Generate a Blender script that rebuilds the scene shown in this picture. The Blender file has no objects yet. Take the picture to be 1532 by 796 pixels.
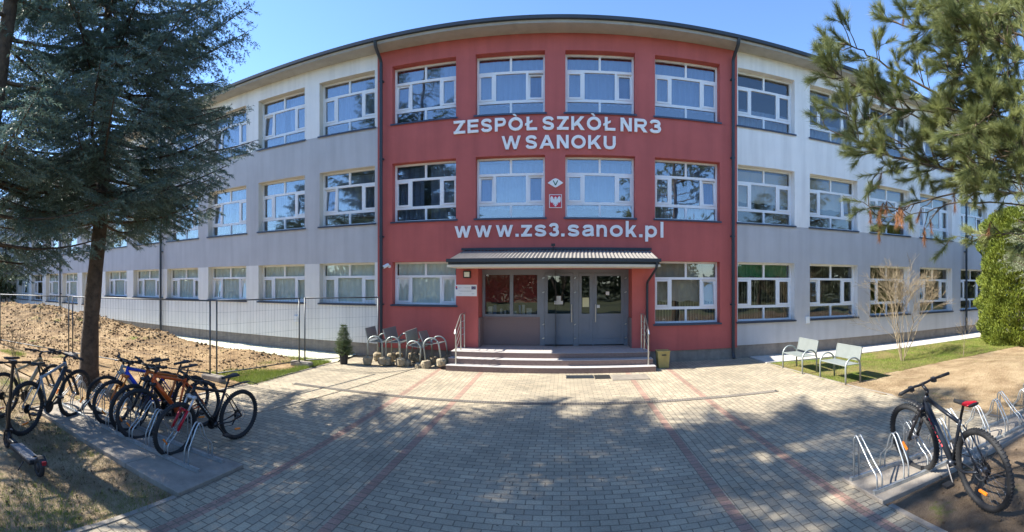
import bpy, bmesh, math, random
import numpy as np
from mathutils import Vector, Matrix
random.seed(7)
PI = math.pi
S = bpy.context.scene
COL = S.collection
# ------------------------------------------------------------------ camera (a swept phone panorama), light, exposure
FPX, CX, CY, EYE = 675.0, 842.0, 425.0, 2.2
cd = bpy.data.cameras.new('camera'); cam = bpy.data.objects.new('camera', cd); COL.objects.link(cam); S.camera = cam
cam.location = (0, 0, EYE); cam.rotation_euler = (PI/2, 0, 0)
cd.type = 'PANO'; cd.panorama_type = 'CENTRAL_CYLINDRICAL'; cd.central_cylindrical_radius = 1
cd.central_cylindrical_range_u_min = -CX/FPX; cd.central_cylindrical_range_u_max = (1532-CX)/FPX
cd.central_cylindrical_range_v_min = -(796-CY)/FPX; cd.central_cylindrical_range_v_max = CY/FPX
cd.clip_start = 0.05; cd.clip_end = 3000
SUN_EL, SUN_AZ = math.radians(40), math.radians(-92)          # azimuth clockwise from +Y: the sun stands to the left, a touch in front of the facade
W = bpy.data.worlds.new('World'); S.world = W; W.use_nodes = True
nt = W.node_tree; sky = nt.nodes.new('ShaderNodeTexSky'); sky.sky_type = 'NISHITA'; sky.sun_disc = False
sky.sun_elevation = SUN_EL; sky.sun_rotation = SUN_AZ; sky.altitude = 300; sky.air_density = 1.0; sky.dust_density = 0.0; sky.ozone_density = 4.5
tint = nt.nodes.new('ShaderNodeMixRGB'); tint.blend_type = 'MULTIPLY'; tint.inputs[0].default_value = 1; tint.inputs[2].default_value = (.86, .92, 1.0, 1)
nt.links.new(sky.outputs[0], tint.inputs[1]); nt.links.new(tint.outputs[0], nt.nodes['Background'].inputs[0]); nt.nodes['Background'].inputs[1].default_value = 0.125
sl = bpy.data.lights.new('sun', 'SUN'); sun = bpy.data.objects.new('sun', sl); COL.objects.link(sun)
sl.energy = 4.9; sl.angle = math.radians(0.53); sl.color = (1.0, 0.93, 0.82)
sd = Vector((math.sin(SUN_AZ)*math.cos(SUN_EL), math.cos(SUN_AZ)*math.cos(SUN_EL), math.sin(SUN_EL)))
sun.rotation_euler = sd.to_track_quat('Z', 'Y').to_euler(); sun.location = sd*60
S.view_settings.view_transform = 'Standard'; S.view_settings.look = 'None'; S.view_settings.gamma = 1; S.view_settings.exposure = 1.55
S.render.engine = 'CYCLES'; S.cycles.max_bounces = 8; S.cycles.transparent_max_bounces = 12; S.cycles.use_denoising = True; S.cycles.denoising_input_passes = 'RGB_ALBEDO_NORMAL'; S.cycles.denoising_prefilter = 'ACCURATE'
S.cycles.caustics_reflective = False; S.cycles.caustics_refractive = False

def at(px, py, z=0.0):
    r = (EYE-z)*FPX/(py-CY); t = (px-CX)/FPX
    return Vector((r*math.sin(t), r*math.cos(t), z))
# ------------------------------------------------------------------ materials
M = {}
def mat(name, col, rough=0.7, metal=0.0, var=0.0, vscale=3.0, bump=0.0, bscale=60.0, col2=None, spec=0.5, detail=6, stains=0.0, trans=0.0):
    m = bpy.data.materials.new(name); m.use_nodes = True; n = m.node_tree.nodes; l = m.node_tree.links
    b = n['Principled BSDF']; b.inputs['Roughness'].default_value = rough; b.inputs['Metallic'].default_value = metal
    b.inputs['Specular IOR Level'].default_value = spec
    c = tuple(col)+(1,)
    b.inputs['Base Color'].default_value = c
    tc = n.new('ShaderNodeTexCoord')
    if var > 0 or col2:
        no = n.new('ShaderNodeTexNoise'); no.inputs['Scale'].default_value = vscale; no.inputs['Detail'].default_value = detail; no.inputs['Roughness'].default_value = 0.65
        l.new(tc.outputs['Object'], no.inputs['Vector'])
        cr = n.new('ShaderNodeValToRGB'); cr.color_ramp.elements[0].position = 0.33; cr.color_ramp.elements[1].position = 0.67
        a = col2 if col2 else tuple(x*(1-var) for x in col)
        d = col if col2 else tuple(min(1, x*(1+var)) for x in col)
        cr.color_ramp.elements[0].color = tuple(a)+(1,); cr.color_ramp.elements[1].color = tuple(d)+(1,)
        l.new(no.outputs['Fac'], cr.inputs[0]); last = cr.outputs[0]
        if stains > 0:
            mp = n.new('ShaderNodeMapping'); mp.inputs['Scale'].default_value = (2.2, 2.2, 0.18); l.new(tc.outputs['Object'], mp.inputs[0])
            n2 = n.new('ShaderNodeTexNoise'); n2.inputs['Scale'].default_value = 1.6; n2.inputs['Detail'].default_value = 8; l.new(mp.outputs[0], n2.inputs['Vector'])
            mr = n.new('ShaderNodeMapRange'); mr.inputs[1].default_value = .42; mr.inputs[2].default_value = .72; mr.inputs[3].default_value = 1; mr.inputs[4].default_value = 1-stains
            l.new(n2.outputs['Fac'], mr.inputs[0])
            mx = n.new('ShaderNodeMixRGB'); mx.blend_type = 'MULTIPLY'; mx.inputs[0].default_value = 1; l.new(last, mx.inputs[1]); l.new(mr.outputs[0], mx.inputs[2]); last = mx.outputs[0]
        l.new(last, b.inputs['Base Color'])
    else: last = None
    if bump > 0:
        nb = n.new('ShaderNodeTexNoise'); nb.inputs['Scale'].default_value = bscale; nb.inputs['Detail'].default_value = 5; l.new(tc.outputs['Object'], nb.inputs['Vector'])
        bp = n.new('ShaderNodeBump'); bp.inputs['Strength'].default_value = bump; bp.inputs['Distance'].default_value = 0.02
        l.new(nb.outputs['Fac'], bp.inputs['Height']); l.new(bp.outputs[0], b.inputs['Normal'])
    if trans > 0:
        tr = n.new('ShaderNodeBsdfTranslucent'); ms = n.new('ShaderNodeMixShader'); ms.inputs[0].default_value = trans
        if last: l.new(last, tr.inputs[0])
        else: tr.inputs[0].default_value = c
        l.new(b.outputs[0], ms.inputs[1]); l.new(tr.outputs[0], ms.inputs[2]); l.new(ms.outputs[0], n['Material Output'].inputs[0])
    M[name] = m
    return m
def brick_mat(name, c1, c2, mortar, bw, rh, ms, rot=0.0, off=0.5, worn=0.3, shift=(0,0,0)):
    m = bpy.data.materials.new(name); m.use_nodes = True; n = m.node_tree.nodes; l = m.node_tree.links; b = n['Principled BSDF']
    b.inputs['Roughness'].default_value = 0.85; b.inputs['Specular IOR Level'].default_value = 0.3
    tc = n.new('ShaderNodeTexCoord'); mp = n.new('ShaderNodeMapping'); mp.inputs['Rotation'].default_value = (0, 0, rot); mp.inputs['Location'].default_value = shift
    nw = n.new('ShaderNodeTexNoise'); nw.inputs['Scale'].default_value = 0.8; l.new(tc.outputs['Object'], nw.inputs['Vector'])
    va = n.new('ShaderNodeVectorMath'); va.operation = 'MULTIPLY_ADD'; va.inputs[1].default_value = (.03, .03, 0); l.new(nw.outputs['Color'], va.inputs[0]); l.new(tc.outputs['Object'], va.inputs[2])
    l.new(va.outputs[0], mp.inputs[0])
    br = n.new('ShaderNodeTexBrick'); br.inputs['Scale'].default_value = 1; br.inputs['Brick Width'].default_value = bw; br.inputs['Row Height'].default_value = rh
    br.inputs['Mortar Size'].default_value = ms; br.inputs['Mortar Smooth'].default_value = 0.25; br.offset = off; br.inputs['Bias'].default_value = 0
    br.inputs['Color1'].default_value = c1+(1,); br.inputs['Color2'].default_value = c2+(1,); br.inputs['Mortar'].default_value = mortar+(1,)
    l.new(mp.outputs[0], br.inputs['Vector'])
    # dirt: large soft patches and fine speckle
    n1 = n.new('ShaderNodeTexNoise'); n1.inputs['Scale'].default_value = 0.7; n1.inputs['Detail'].default_value = 7; n1.inputs['Roughness'].default_value = .7; l.new(tc.outputs['Object'], n1.inputs['Vector'])
    r1 = n.new('ShaderNodeMapRange'); r1.inputs[1].default_value = .35; r1.inputs[2].default_value = .7; r1.inputs[3].default_value = 1.08; r1.inputs[4].default_value = 1-worn; l.new(n1.outputs['Fac'], r1.inputs[0])
    n2 = n.new('ShaderNodeTexNoise'); n2.inputs['Scale'].default_value = 55; n2.inputs['Detail'].default_value = 4; l.new(tc.outputs['Object'], n2.inputs['Vector'])
    r2 = n.new('ShaderNodeMapRange'); r2.inputs[1].default_value = .3; r2.inputs[2].default_value = .7; r2.inputs[3].default_value = .82; r2.inputs[4].default_value = 1.14; l.new(n2.outputs['Fac'], r2.inputs[0])
    mm = n.new('ShaderNodeMath'); mm.operation = 'MULTIPLY'; l.new(r1.outputs[0], mm.inputs[0]); l.new(r2.outputs[0], mm.inputs[1])
    mx = n.new('ShaderNodeMixRGB'); mx.blend_type = 'MULTIPLY'; mx.inputs[0].default_value = 1; l.new(br.outputs['Color'], mx.inputs[1]); l.new(mm.outputs[0], mx.inputs[2])
    l.new(mx.outputs[0], b.inputs['Base Color'])
    iv = n.new('ShaderNodeMath'); iv.operation = 'MULTIPLY_ADD'; iv.inputs[1].default_value = -1; l.new(br.outputs['Fac'], iv.inputs[0])
    sp = n.new('ShaderNodeMath'); sp.operation = 'MULTIPLY'; sp.inputs[1].default_value = .25; l.new(n2.outputs['Fac'], sp.inputs[0]); l.new(sp.outputs[0], iv.inputs[2])
    bp = n.new('ShaderNodeBump'); bp.inputs['Strength'].default_value = .7; bp.inputs['Distance'].default_value = .008; l.new(iv.outputs[0], bp.inputs['Height']); l.new(bp.outputs[0], b.inputs['Normal'])
    M[name] = m; return m
def glass_mat(name, refl=0.4, tint=(.8, .85, .85), wob=0.004):
    m = bpy.data.materials.new(name); m.use_nodes = True; n = m.node_tree.nodes; l = m.node_tree.links
    n.remove(n['Principled BSDF']); o = n['Material Output']
    t = n.new('ShaderNodeBsdfTransparent'); t.inputs[0].default_value = tint+(1,)
    g = n.new('ShaderNodeBsdfGlossy'); g.inputs['Roughness'].default_value = 0.01; g.inputs[0].default_value = (.95, .97, 1, 1)
    lf = n.new('ShaderNodeLayerWeight'); lf.inputs['Blend'].default_value = .5
    lw = n.new('ShaderNodeMath'); lw.operation = 'POWER'; lw.inputs[1].default_value = 4; l.new(lf.outputs['Facing'], lw.inputs[0])
    ad = n.new('ShaderNodeMath'); ad.operation = 'ADD'; ad.inputs[1].default_value = refl; ad.use_clamp = True; l.new(lw.outputs[0], ad.inputs[0])
    mx = n.new('ShaderNodeMixShader'); l.new(ad.outputs[0], mx.inputs[0]); l.new(t.outputs[0], mx.inputs[1]); l.new(g.outputs[0], mx.inputs[2]); l.new(mx.outputs[0], o.inputs[0])
    tc = n.new('ShaderNodeTexCoord'); no = n.new('ShaderNodeTexNoise'); no.inputs['Scale'].default_value = 1.3; no.inputs['Detail'].default_value = 1; l.new(tc.outputs['Object'], no.inputs['Vector'])
    bp = n.new('ShaderNodeBump'); bp.inputs['Strength'].default_value = 1; bp.inputs['Distance'].default_value = wob; l.new(no.outputs['Fac'], bp.inputs['Height']); l.new(bp.outputs[0], g.inputs['Normal'])
    M[name] = m; return m
mat('red_render', (.50, .12, .105), .85, var=.07, vscale=1.1, bump=.12, bscale=220, stains=.14)
mat('white_render', (.86, .85, .82), .9, var=.04, vscale=.8, bump=.12, bscale=220, stains=.16)
mat('cream_render', (.82, .80, .75), .9, var=.04, vscale=.8, bump=.12, bscale=220, stains=.14)
mat('grey_render', (.52, .52, .53), .9, var=.05, vscale=.8, bump=.12, bscale=220, stains=.13)
mat('plinth_render', (.27, .235, .20), .95, var=.15, vscale=6, bump=.3, bscale=300, stains=.2)
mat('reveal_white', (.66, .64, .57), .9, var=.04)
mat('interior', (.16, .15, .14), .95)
mat('upvc', (.83, .85, .87), .35, var=.02)
mat('sill_metal', (.05, .065, .10), .4, .3)
mat('anthracite', (.035, .045, .058), .45, .2, var=.08)
mat('soffit_grey', (.40, .40, .385), .8, var=.06, stains=.15)
mat('soffit_cream', (.72, .68, .58), .8, var=.05)
mat('door_grey', (.20, .22, .25), .42, var=.05)
mat('granite', (.23, .165, .155), .6, var=.25, vscale=40, detail=3)
mat('step_tread', (.42, .40, .385), .7, var=.14, vscale=14, bump=.15)
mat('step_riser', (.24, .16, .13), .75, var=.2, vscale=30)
mat('curtain', (.21, .26, .36), .9, trans=.2)
mat('curtain_mint', (.74, .80, .76), .9, trans=.08)
mat('blind_tan', (.42, .37, .30), .9, trans=.2)
mat('blind_green', (.05, .22, .09), .8, trans=.2)
mat('blind_red', (.24, .03, .03), .8, trans=.1)
mat('letter_grey', (.86, .86, .84), .5, var=.04)
mat('canopy_sheet', (.24, .23, .215), .55, .2, var=.12, vscale=4)
mat('steel', (.42, .45, .45), .42, .7, var=.12, vscale=9)
mat('galvanised', (.46, .49, .50), .45, .75, var=.2, vscale=14)
mat('bench_steel', (.30, .34, .335), .45, .5, var=.08)
mat('stainless', (.62, .62, .60), .28, .95)
mat('concrete', (.27, .24, .20), .95, var=.22, vscale=4, bump=.35, bscale=60)
mat('kerb_concrete', (.24, .215, .18), .95, var=.2, vscale=5, bump=.3)
mat('sidewalk', (.50, .475, .43), .95, var=.12, vscale=2.5, bump=.2)
mat('earthy_concrete', (.30, .25, .17), 1, var=.3, vscale=9, bump=.8, bscale=25)
mat('pale_rubble', (.62, .62, .47), 1, col2=(.40, .40, .29), vscale=5, bump=.6, bscale=18)
mat('bark', (.115, .085, .06), 1, col2=(.04, .03, .022), vscale=7, bump=1, bscale=22)
mat('twig_bark', (.10, .075, .05), 1, var=.3, vscale=5)
mat('pale_bark', (.21, .17, .11), 1, var=.25, vscale=9)
mat('spruce_needles', (.19, .275, .235), .6, col2=(.05, .095, .07), vscale=1.4, trans=.22, spec=.35)
mat('near_needles', (.36, .39, .155), .5, col2=(.09, .125, .045), vscale=3.0, trans=.32, spec=.4)
mat('dead_needles', (.42, .20, .09), .8, col2=(.27, .13, .06), vscale=9, trans=.25)
mat('silver_needles', (.30, .33, .21), .6, col2=(.13, .17, .10), vscale=2.4, trans=.3)
mat('thuja_leaves', (.20, .24, .028), .6, col2=(.08, .12, .015), vscale=3.4, trans=.3)
mat('young_needles', (.14, .20, .07), .6, col2=(.06, .10, .03), vscale=12, trans=.25)
mat('far_leaves', (.09, .11, .05), .8, col2=(.03, .045, .02), vscale=.6, trans=.2)
mat('grass_blade', (.22, .28, .045), .7, col2=(.12, .17, .03), vscale=1.6, trans=.35)
mat('dry_blade', (.27, .22, .12), .8, col2=(.18, .16, .07), vscale=2, trans=.3)
mat('black_rubber', (.016, .017, .019), .75, var=.2, vscale=20)
mat('black_plastic', (.02, .021, .023), .5)
mat('black_metal', (.03, .03, .033), .35, .6)
mat('spoke_steel', (.35, .35, .36), .35, .9)
mat('pot_black', (.015, .015, .017), .6)
mat('white_plastic', (.78, .79, .78), .45)
mat('lamp_glass', (.75, .76, .66), .35)
mat('bin_yellow', (.46, .36, .12), .6, var=.12, vscale=6, stains=.2)
mat('sign_white', (.78, .79, .80), .4)
mat('flag_blue', (.01, .03, .22), .5); mat('flag_yellow', (.75, .55, .02), .5); mat('flag_red', (.6, .02, .04), .5); mat('print_grey', (.42, .45, .48), .6)
mat('paper_white', (.80, .80, .76), .8); mat('paper_yellow', (.72, .70, .42), .8); mat('emblem_green', (.02, .14, .09), .6)
mat('orange_reflector', (.95, .25, .02), .3)
mat('ground_base', (.12, .12, .06), 1, col2=(.07, .085, .03), vscale=.6, bump=.8, bscale=9)
def soil_mat(name, a, b_, c_, gscale=1.1, greencol=(.13, .17, .03), green=.0, bscale=22):
    m = bpy.data.materials.new(name); m.use_nodes = True; n = m.node_tree.nodes; l = m.node_tree.links; b = n['Principled BSDF']
    b.inputs['Roughness'].default_value = 1; b.inputs['Specular IOR Level'].default_value = .15
    tc = n.new('ShaderNodeTexCoord')
    n1 = n.new('ShaderNodeTexNoise'); n1.inputs['Scale'].default_value = 1.7; n1.inputs['Detail'].default_value = 9; n1.inputs['Roughness'].default_value = .72; l.new(tc.outputs['Object'], n1.inputs['Vector'])
    cr = n.new('ShaderNodeValToRGB'); e = cr.color_ramp.elements; e[0].position = .34; e[0].color = tuple(a)+(1,); e[1].position = .66; e[1].color = tuple(c_)+(1,); k = e.new(.5); k.color = tuple(b_)+(1,)
    l.new(n1.outputs['Fac'], cr.inputs[0]); last = cr.outputs[0]
    if green > 0:
        n3 = n.new('ShaderNodeTexNoise'); n3.inputs['Scale'].default_value = gscale; n3.inputs['Detail'].default_value = 8; n3.inputs['Roughness'].default_value = .75; l.new(tc.outputs['Object'], n3.inputs['Vector'])
        mr = n.new('ShaderNodeMapRange'); mr.inputs[1].default_value = .62-green*.25; mr.inputs[2].default_value = .72-green*.25; l.new(n3.outputs['Fac'], mr.inputs[0])
        mx = n.new('ShaderNodeMixRGB'); l.new(mr.outputs[0], mx.inputs[0]); l.new(last, mx.inputs[1]); mx.inputs[2].default_value = tuple(greencol)+(1,); last = mx.outputs[0]
    l.new(last, b.inputs['Base Color'])
    nb = n.new('ShaderNodeTexNoise'); nb.inputs['Scale'].default_value = bscale; nb.inputs['Detail'].default_value = 8; nb.inputs['Roughness'].default_value = .75; l.new(tc.outputs['Object'], nb.inputs['Vector'])
    bp = n.new('ShaderNodeBump'); bp.inputs['Strength'].default_value = 1; bp.inputs['Distance'].default_value = .05; l.new(nb.outputs['Fac'], bp.inputs['Height']); l.new(bp.outputs[0], b.inputs['Normal'])
    M[name] = m
soil_mat('soil', (.14, .09, .05), (.30, .205, .11), (.43, .31, .175), green=.12)
soil_mat('soil_dark', (.10, .065, .035), (.185, .125, .07), (.27, .19, .11), green=.1)
mat('fence_grey', (.10, .11, .115), .5, .5, var=.1)
soil_mat('dry_verge', (.22, .16, .10), (.38, .29, .19), (.50, .40, .27), green=.18, greencol=(.17, .18, .06), gscale=2.2, bscale=40)
soil_mat('straw_soil', (.22, .15, .085), (.34, .25, .15), (.44, .34, .21), green=.08)
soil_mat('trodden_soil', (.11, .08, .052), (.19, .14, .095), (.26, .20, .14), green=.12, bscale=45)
soil_mat('lawn_soil', (.24, .17, .09), (.22, .19, .07), (.24, .25, .07), green=.4, greencol=(.15, .21, .03), bscale=40)
PV1, PV2, PVM = (.45, .385, .275), (.33, .29, .215), (.20, .17, .125)
brick_mat('paving_across', PV1, PV2, PVM, .178, .1, .0065)
brick_mat('paving_along', PV1, PV2, PVM, .178, .1, .0065, rot=PI/2)
brick_mat('paving_red', (.40, .25, .19), (.30, .20, .155), PVM, .13, .098, .006, off=0)
glass_mat('pane_glass', .16, (.88, .92, .95)); glass_mat('door_glass', .07, (.85, .88, .88)); glass_mat('low_glass', .08, (.96, .98, .97))

# ------------------------------------------------------------------ mesh helpers
class MB:
    def __init__(s): s.v = []; s.f = []; s.m = []
    def add(s, vs, fs, mi=0):
        o = len(s.v); s.v += [tuple(v) for v in vs]; s.f += [tuple(i+o for i in f) for f in fs]; s.m += [mi]*len(fs); return s
    def quad(s, a, b, c, d, mi=0): return s.add([a, b, c, d], [(0, 1, 2, 3)], mi)
    def box(s, x0, x1, y0, y1, z0, z1, mi=0, mtx=None):
        vs = [Vector((x, y, z)) for z in (z0, z1) for y in (y0, y1) for x in (x0, x1)]
        if mtx: vs = [mtx @ v for v in vs]
        return s.add(vs, [(0, 2, 3, 1), (4, 5, 7, 6), (0, 1, 5, 4), (1, 3, 7, 5), (3, 2, 6, 7), (2, 0, 4, 6)], mi)
    def tube(s, pts, r, n=8, mi=0, closed=False, cap=True):
        pts = [Vector(p) for p in pts]; k = len(pts); rs = r if isinstance(r, (list, tuple)) else [r]*k
        o = len(s.v); up = None
        for i, p in enumerate(pts):
            a = pts[(i-1) % k] if (i > 0 or closed) else p; b = pts[(i+1) % k] if (i < k-1 or closed) else p
            t = (b-a).normalized() if (b-a).length > 1e-9 else Vector((0, 0, 1))
            if up is None: up = Vector((0, 0, 1)) if abs(t.z) < .9 else Vector((1, 0, 0))
            u = (up - t*up.dot(t)); u = u.normalized() if u.length > 1e-6 else t.orthogonal().normalized(); w = t.cross(u); up = u
            for j in range(n):
                q = 2*PI*j/n; s.v.append(tuple(p+(u*math.cos(q)+w*math.sin(q))*rs[i]))
        for i in range(k if closed else k-1):
            for j in range(n):
                a = o+i*n+j; b = o+i*n+(j+1) % n; c = o+((i+1) % k)*n+(j+1) % n; d = o+((i+1) % k)*n+j
                s.f.append((a, b, c, d)); s.m.append(mi)
        if cap and not closed:
            s.f.append(tuple(o+j for j in reversed(range(n)))); s.m.append(mi); s.f.append(tuple(o+(k-1)*n+j for j in range(n))); s.m.append(mi)
        return s
    def lathe(s, prof, c=(0, 0, 0), n=20, mi=0, mtx=None):
        o = len(s.v); c = Vector(c)
        for r, z in prof:
            for j in range(n):
                q = 2*PI*j/n; v = Vector((r*math.cos(q), r*math.sin(q), z))
                if mtx: v = mtx @ v
                s.v.append(tuple(v+c))
        for i in range(len(prof)-1):
            for j in range(n):
                s.f.append((o+i*n+j, o+i*n+(j+1) % n, o+(i+1)*n+(j+1) % n, o+(i+1)*n+j)); s.m.append(mi)
        s.f.append(tuple(o+j for j in reversed(range(n)))); s.m.append(mi); s.f.append(tuple(o+(len(prof)-1)*n+j for j in range(n))); s.m.append(mi)
        return s
    def torus(s, R, r, axis='Y', c=(0, 0, 0), n=44, k=8, mi=0, fl=1.0):
        o = len(s.v); c = Vector(c)
        for i in range(n):
            a = 2*PI*i/n
            for j in range(k):
                b = 2*PI*j/k; rr = R+r*math.cos(b); h = r*math.sin(b)*fl
                v = Vector((rr*math.cos(a), h, rr*math.sin(a))) if axis == 'Y' else Vector((rr*math.cos(a), rr*math.sin(a), h))
                s.v.append(tuple(c+v))
        for i in range(n):
            for j in range(k):
                s.f.append((o+i*k+j, o+((i+1) % n)*k+j, o+((i+1) % n)*k+(j+1) % k, o+i*k+(j+1) % k)); s.m.append(mi)
        return s
    def build(s, name, mats, parent=None, smooth=False, loc=None):
        me = bpy.data.meshes.new(name); me.from_pydata(s.v, [], s.f)
        mats = mats if isinstance(mats, (list, tuple)) else [mats]
        for x in mats: me.materials.append(M[x] if isinstance(x, str) else x)
        if len(mats) > 1: me.polygons.foreach_set('material_index', s.m)
        if smooth: me.polygons.foreach_set('use_smooth', [True]*len(me.polygons))
        me.update(); o = bpy.data.objects.new(name, me); COL.objects.link(o)
        if parent: o.parent = parent
        if loc is not None: o.location = loc
        return o
def bevel(o, w=.01, seg=2):
    b = o.modifiers.new('bevel', 'BEVEL'); b.width = w; b.segments = seg; b.limit_method = 'ANGLE'; return o
def np_mesh(name, V, F, mats, parent=None, mi=None, smooth=False):
    """V (n,3), F (m,k)"""
    me = bpy.data.meshes.new(name); k = F.shape[1]
    me.vertices.add(len(V)); me.vertices.foreach_set('co', V.astype(np.float32).ravel())
    me.loops.add(F.size); me.loops.foreach_set('vertex_index', F.astype(np.int32).ravel())
    me.polygons.add(len(F)); me.polygons.foreach_set('loop_start', np.arange(0, F.size, k, dtype=np.int32))
    for x in (mats if isinstance(mats, (list, tuple)) else [mats]): me.materials.append(M[x])
    if mi is not None: me.polygons.foreach_set('material_index', mi.astype(np.int32))
    if smooth: me.polygons.foreach_set('use_smooth', np.ones(len(F), bool))
    me.update(calc_edges=True); o = bpy.data.objects.new(name, me); COL.objects.link(o)
    if parent: o.parent = parent
    return o
def tag(o, label, cat, group=None, kind=None):
    if label: o['label'] = label
    if cat: o['category'] = cat
    if group: o['group'] = group
    if kind: o['kind'] = kind
    return o
def thing(name, loc, label, cat, group=None, rz=0.0, rot=None):
    o = bpy.data.objects.new(name, None); COL.objects.link(o); o.empty_display_size = .1
    o.location = loc; o.rotation_euler = rot if rot else (0, 0, rz); return tag(o, label, cat, group)
def struct(o): o['kind'] = 'structure'; return o
def copy_tree(o, parent=None):
    c = o.copy(); COL.objects.link(c); c.parent = parent
    for ch in o.children: copy_tree(ch, c)
    return c
def arc(c, r, a0, a1, n, plane='XZ'):
    out = []
    for i in range(n+1):
        a = a0+(a1-a0)*i/n; p, q = r*math.cos(a), r*math.sin(a)
        out.append((c[0]+p, c[1], c[2]+q) if plane == 'XZ' else (c[0], c[1]+p, c[2]+q) if plane == 'YZ' else (c[0]+p, c[1]+q, c[2]))
    return out
def roundpath(pts, r=.05, n=4):
    pts = [Vector(p) for p in pts]; out = [pts[0]]
    for i in range(1, len(pts)-1):
        a, b, c = pts[i-1], pts[i], pts[i+1]; d1 = min(r, (a-b).length*.49); d2 = min(r, (c-b).length*.49)
        p0 = b+(a-b).normalized()*d1; p1 = b+(c-b).normalized()*d2
        for k in range(n+1):
            t = k/n; out.append((1-t)**2*p0+2*t*(1-t)*b+t*t*p1)
    out.append(pts[-1]); return out
# ================================================================== the ground
D = 12.375
g = MB(); g.quad((-1500, -1500, -.09), (1500, -1500, -.09), (1500, 1500, -.09), (-1500, 1500, -.09)); struct(g.build('ground', 'ground_base'))
def fbm(x, y, seed, octs=5, sc=1.0, rough=.5):
    rng = np.random.RandomState(seed); out = np.zeros_like(x); amp = 1.0; tot = 0
    for o in range(octs):
        for _ in range(3):
            a = rng.rand()*2*PI; f = sc*(2.0**o)*(.7+.6*rng.rand()); p = rng.rand()*7
            q = rng.rand()*2*PI; f2 = f*(.6+.5*rng.rand())
            out += amp*np.sin((x*math.cos(a)+y*math.sin(a))*f+p+1.3*np.sin((x*math.cos(q)+y*math.sin(q))*f2+q))/3
        tot += amp; amp *= rough
    return out/tot
def sheet(name, x0, x1, y0, y1, step, hf, material, inside=None):
    nx = int((x1-x0)/step)+1; ny = int((y1-y0)/step)+1
    X, Y = np.meshgrid(np.linspace(x0, x1, nx), np.linspace(y0, y1, ny)); Z = hf(X, Y)
    V = np.stack([X.ravel(), Y.ravel(), Z.ravel()], 1); i = np.arange(nx*ny).reshape(ny, nx)
    F = np.stack([i[:-1, :-1].ravel(), i[:-1, 1:].ravel(), i[1:, 1:].ravel(), i[1:, :-1].ravel()], 1)
    if inside is not None:
        c = V[F].mean(1); F = F[inside(c[:, 0], c[:, 1])]
    return struct(np_mesh(name, V, F, material, smooth=True))
# left building site: sand and trodden clay beyond the bikes, rising into a spoil heap
def site_h(X, Y):
    h = .03+.045*fbm(X, Y, 3, 6, 1.1, .6)
    tr = np.abs(np.sin((Y*1.0+X*.28)*1.9+.6*np.sin(X*.7))); h += .05*np.clip(tr-.55, 0, 1)*np.clip((-X-7)/3, 0, 1)
    ry = 10.0+(X+13.5)*.10; t = np.clip((-X-12.2)/9, 0, 1); hh = .22*np.clip((-X-10.8)/2, 0, 1)+.80*t
    wd = 1.0+1.1*t
    lump = 1+.40*fbm(X, Y, 9, 6, 1.6, .72)
    h += hh*np.exp(-((Y-ry)/wd)**2)*lump
    # small spoil ridge along the strip by the wall
    h += .16*np.exp(-((Y-10.3)/.45)**2)*np.clip((-X-7)/1.5, 0, 1)*(1+.7*fbm(X, Y, 12, 6, 2.4, .75))
    edge = np.clip((-6.3-X)/.6, 0, 1)*np.clip((Y-4.0)/.5, 0, 1)*np.clip((11.4-Y)/.5, 0, 1)
    return (h-.0)*edge+(-.012)*(1-edge)
EDGE = lambda Y: -6.6+.07*np.clip(Y-4.1, 0, 8)
sheet('building_site_soil', -30, -5.9, 4.1, 11.6, .07, site_h, 'soil', lambda x, y: x < EDGE(y)+.02)
sheet('far_site_soil', -70, -30, 3, 11.6, .35, lambda X, Y: .05+1.0*np.exp(-((Y-8.6)/2.2)**2)*(1+.35*fbm(X, Y, 21, 5, .8, .6)), 'soil')
sheet('verge', -30, -3.5, -6, 4.1, .09, lambda X, Y: -.02+.035*fbm(X, Y, 5, 6, 1.3, .6)*np.clip((-X-3.5)/.4, 0, 1), 'dry_verge')
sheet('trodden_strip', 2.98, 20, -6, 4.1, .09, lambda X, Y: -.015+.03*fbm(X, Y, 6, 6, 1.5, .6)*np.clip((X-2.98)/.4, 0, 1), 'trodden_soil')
REDGE = lambda Y: 6.15-.095*np.clip(Y-4.1, 0, 8)
lawn_split = lambda x, y: y > 8.5+.35*fbm(x, y, 31, 4, 1.2)+.0*x-.35*(x < 7.2)
RH = lambda X, Y: .0+.04*fbm(X, Y, 8, 6, 1.0, .6)*np.clip((X-REDGE(Y))/.5, 0, 1)+.22*np.exp(-((Y-6.2)/1.2)**2-((X-9.5)/2.2)**2)
sheet('lawn', 5.2, 32, 7.6, 11.25, .09, RH, 'lawn_soil', lambda x, y: (x > REDGE(y)-.02) & lawn_split(x, y))
sheet('straw_ground', 5.2, 32, 4.1, 9.4, .09, RH, 'straw_soil', lambda x, y: (x > REDGE(y)-.02) & ~lawn_split(x, y))
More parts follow.
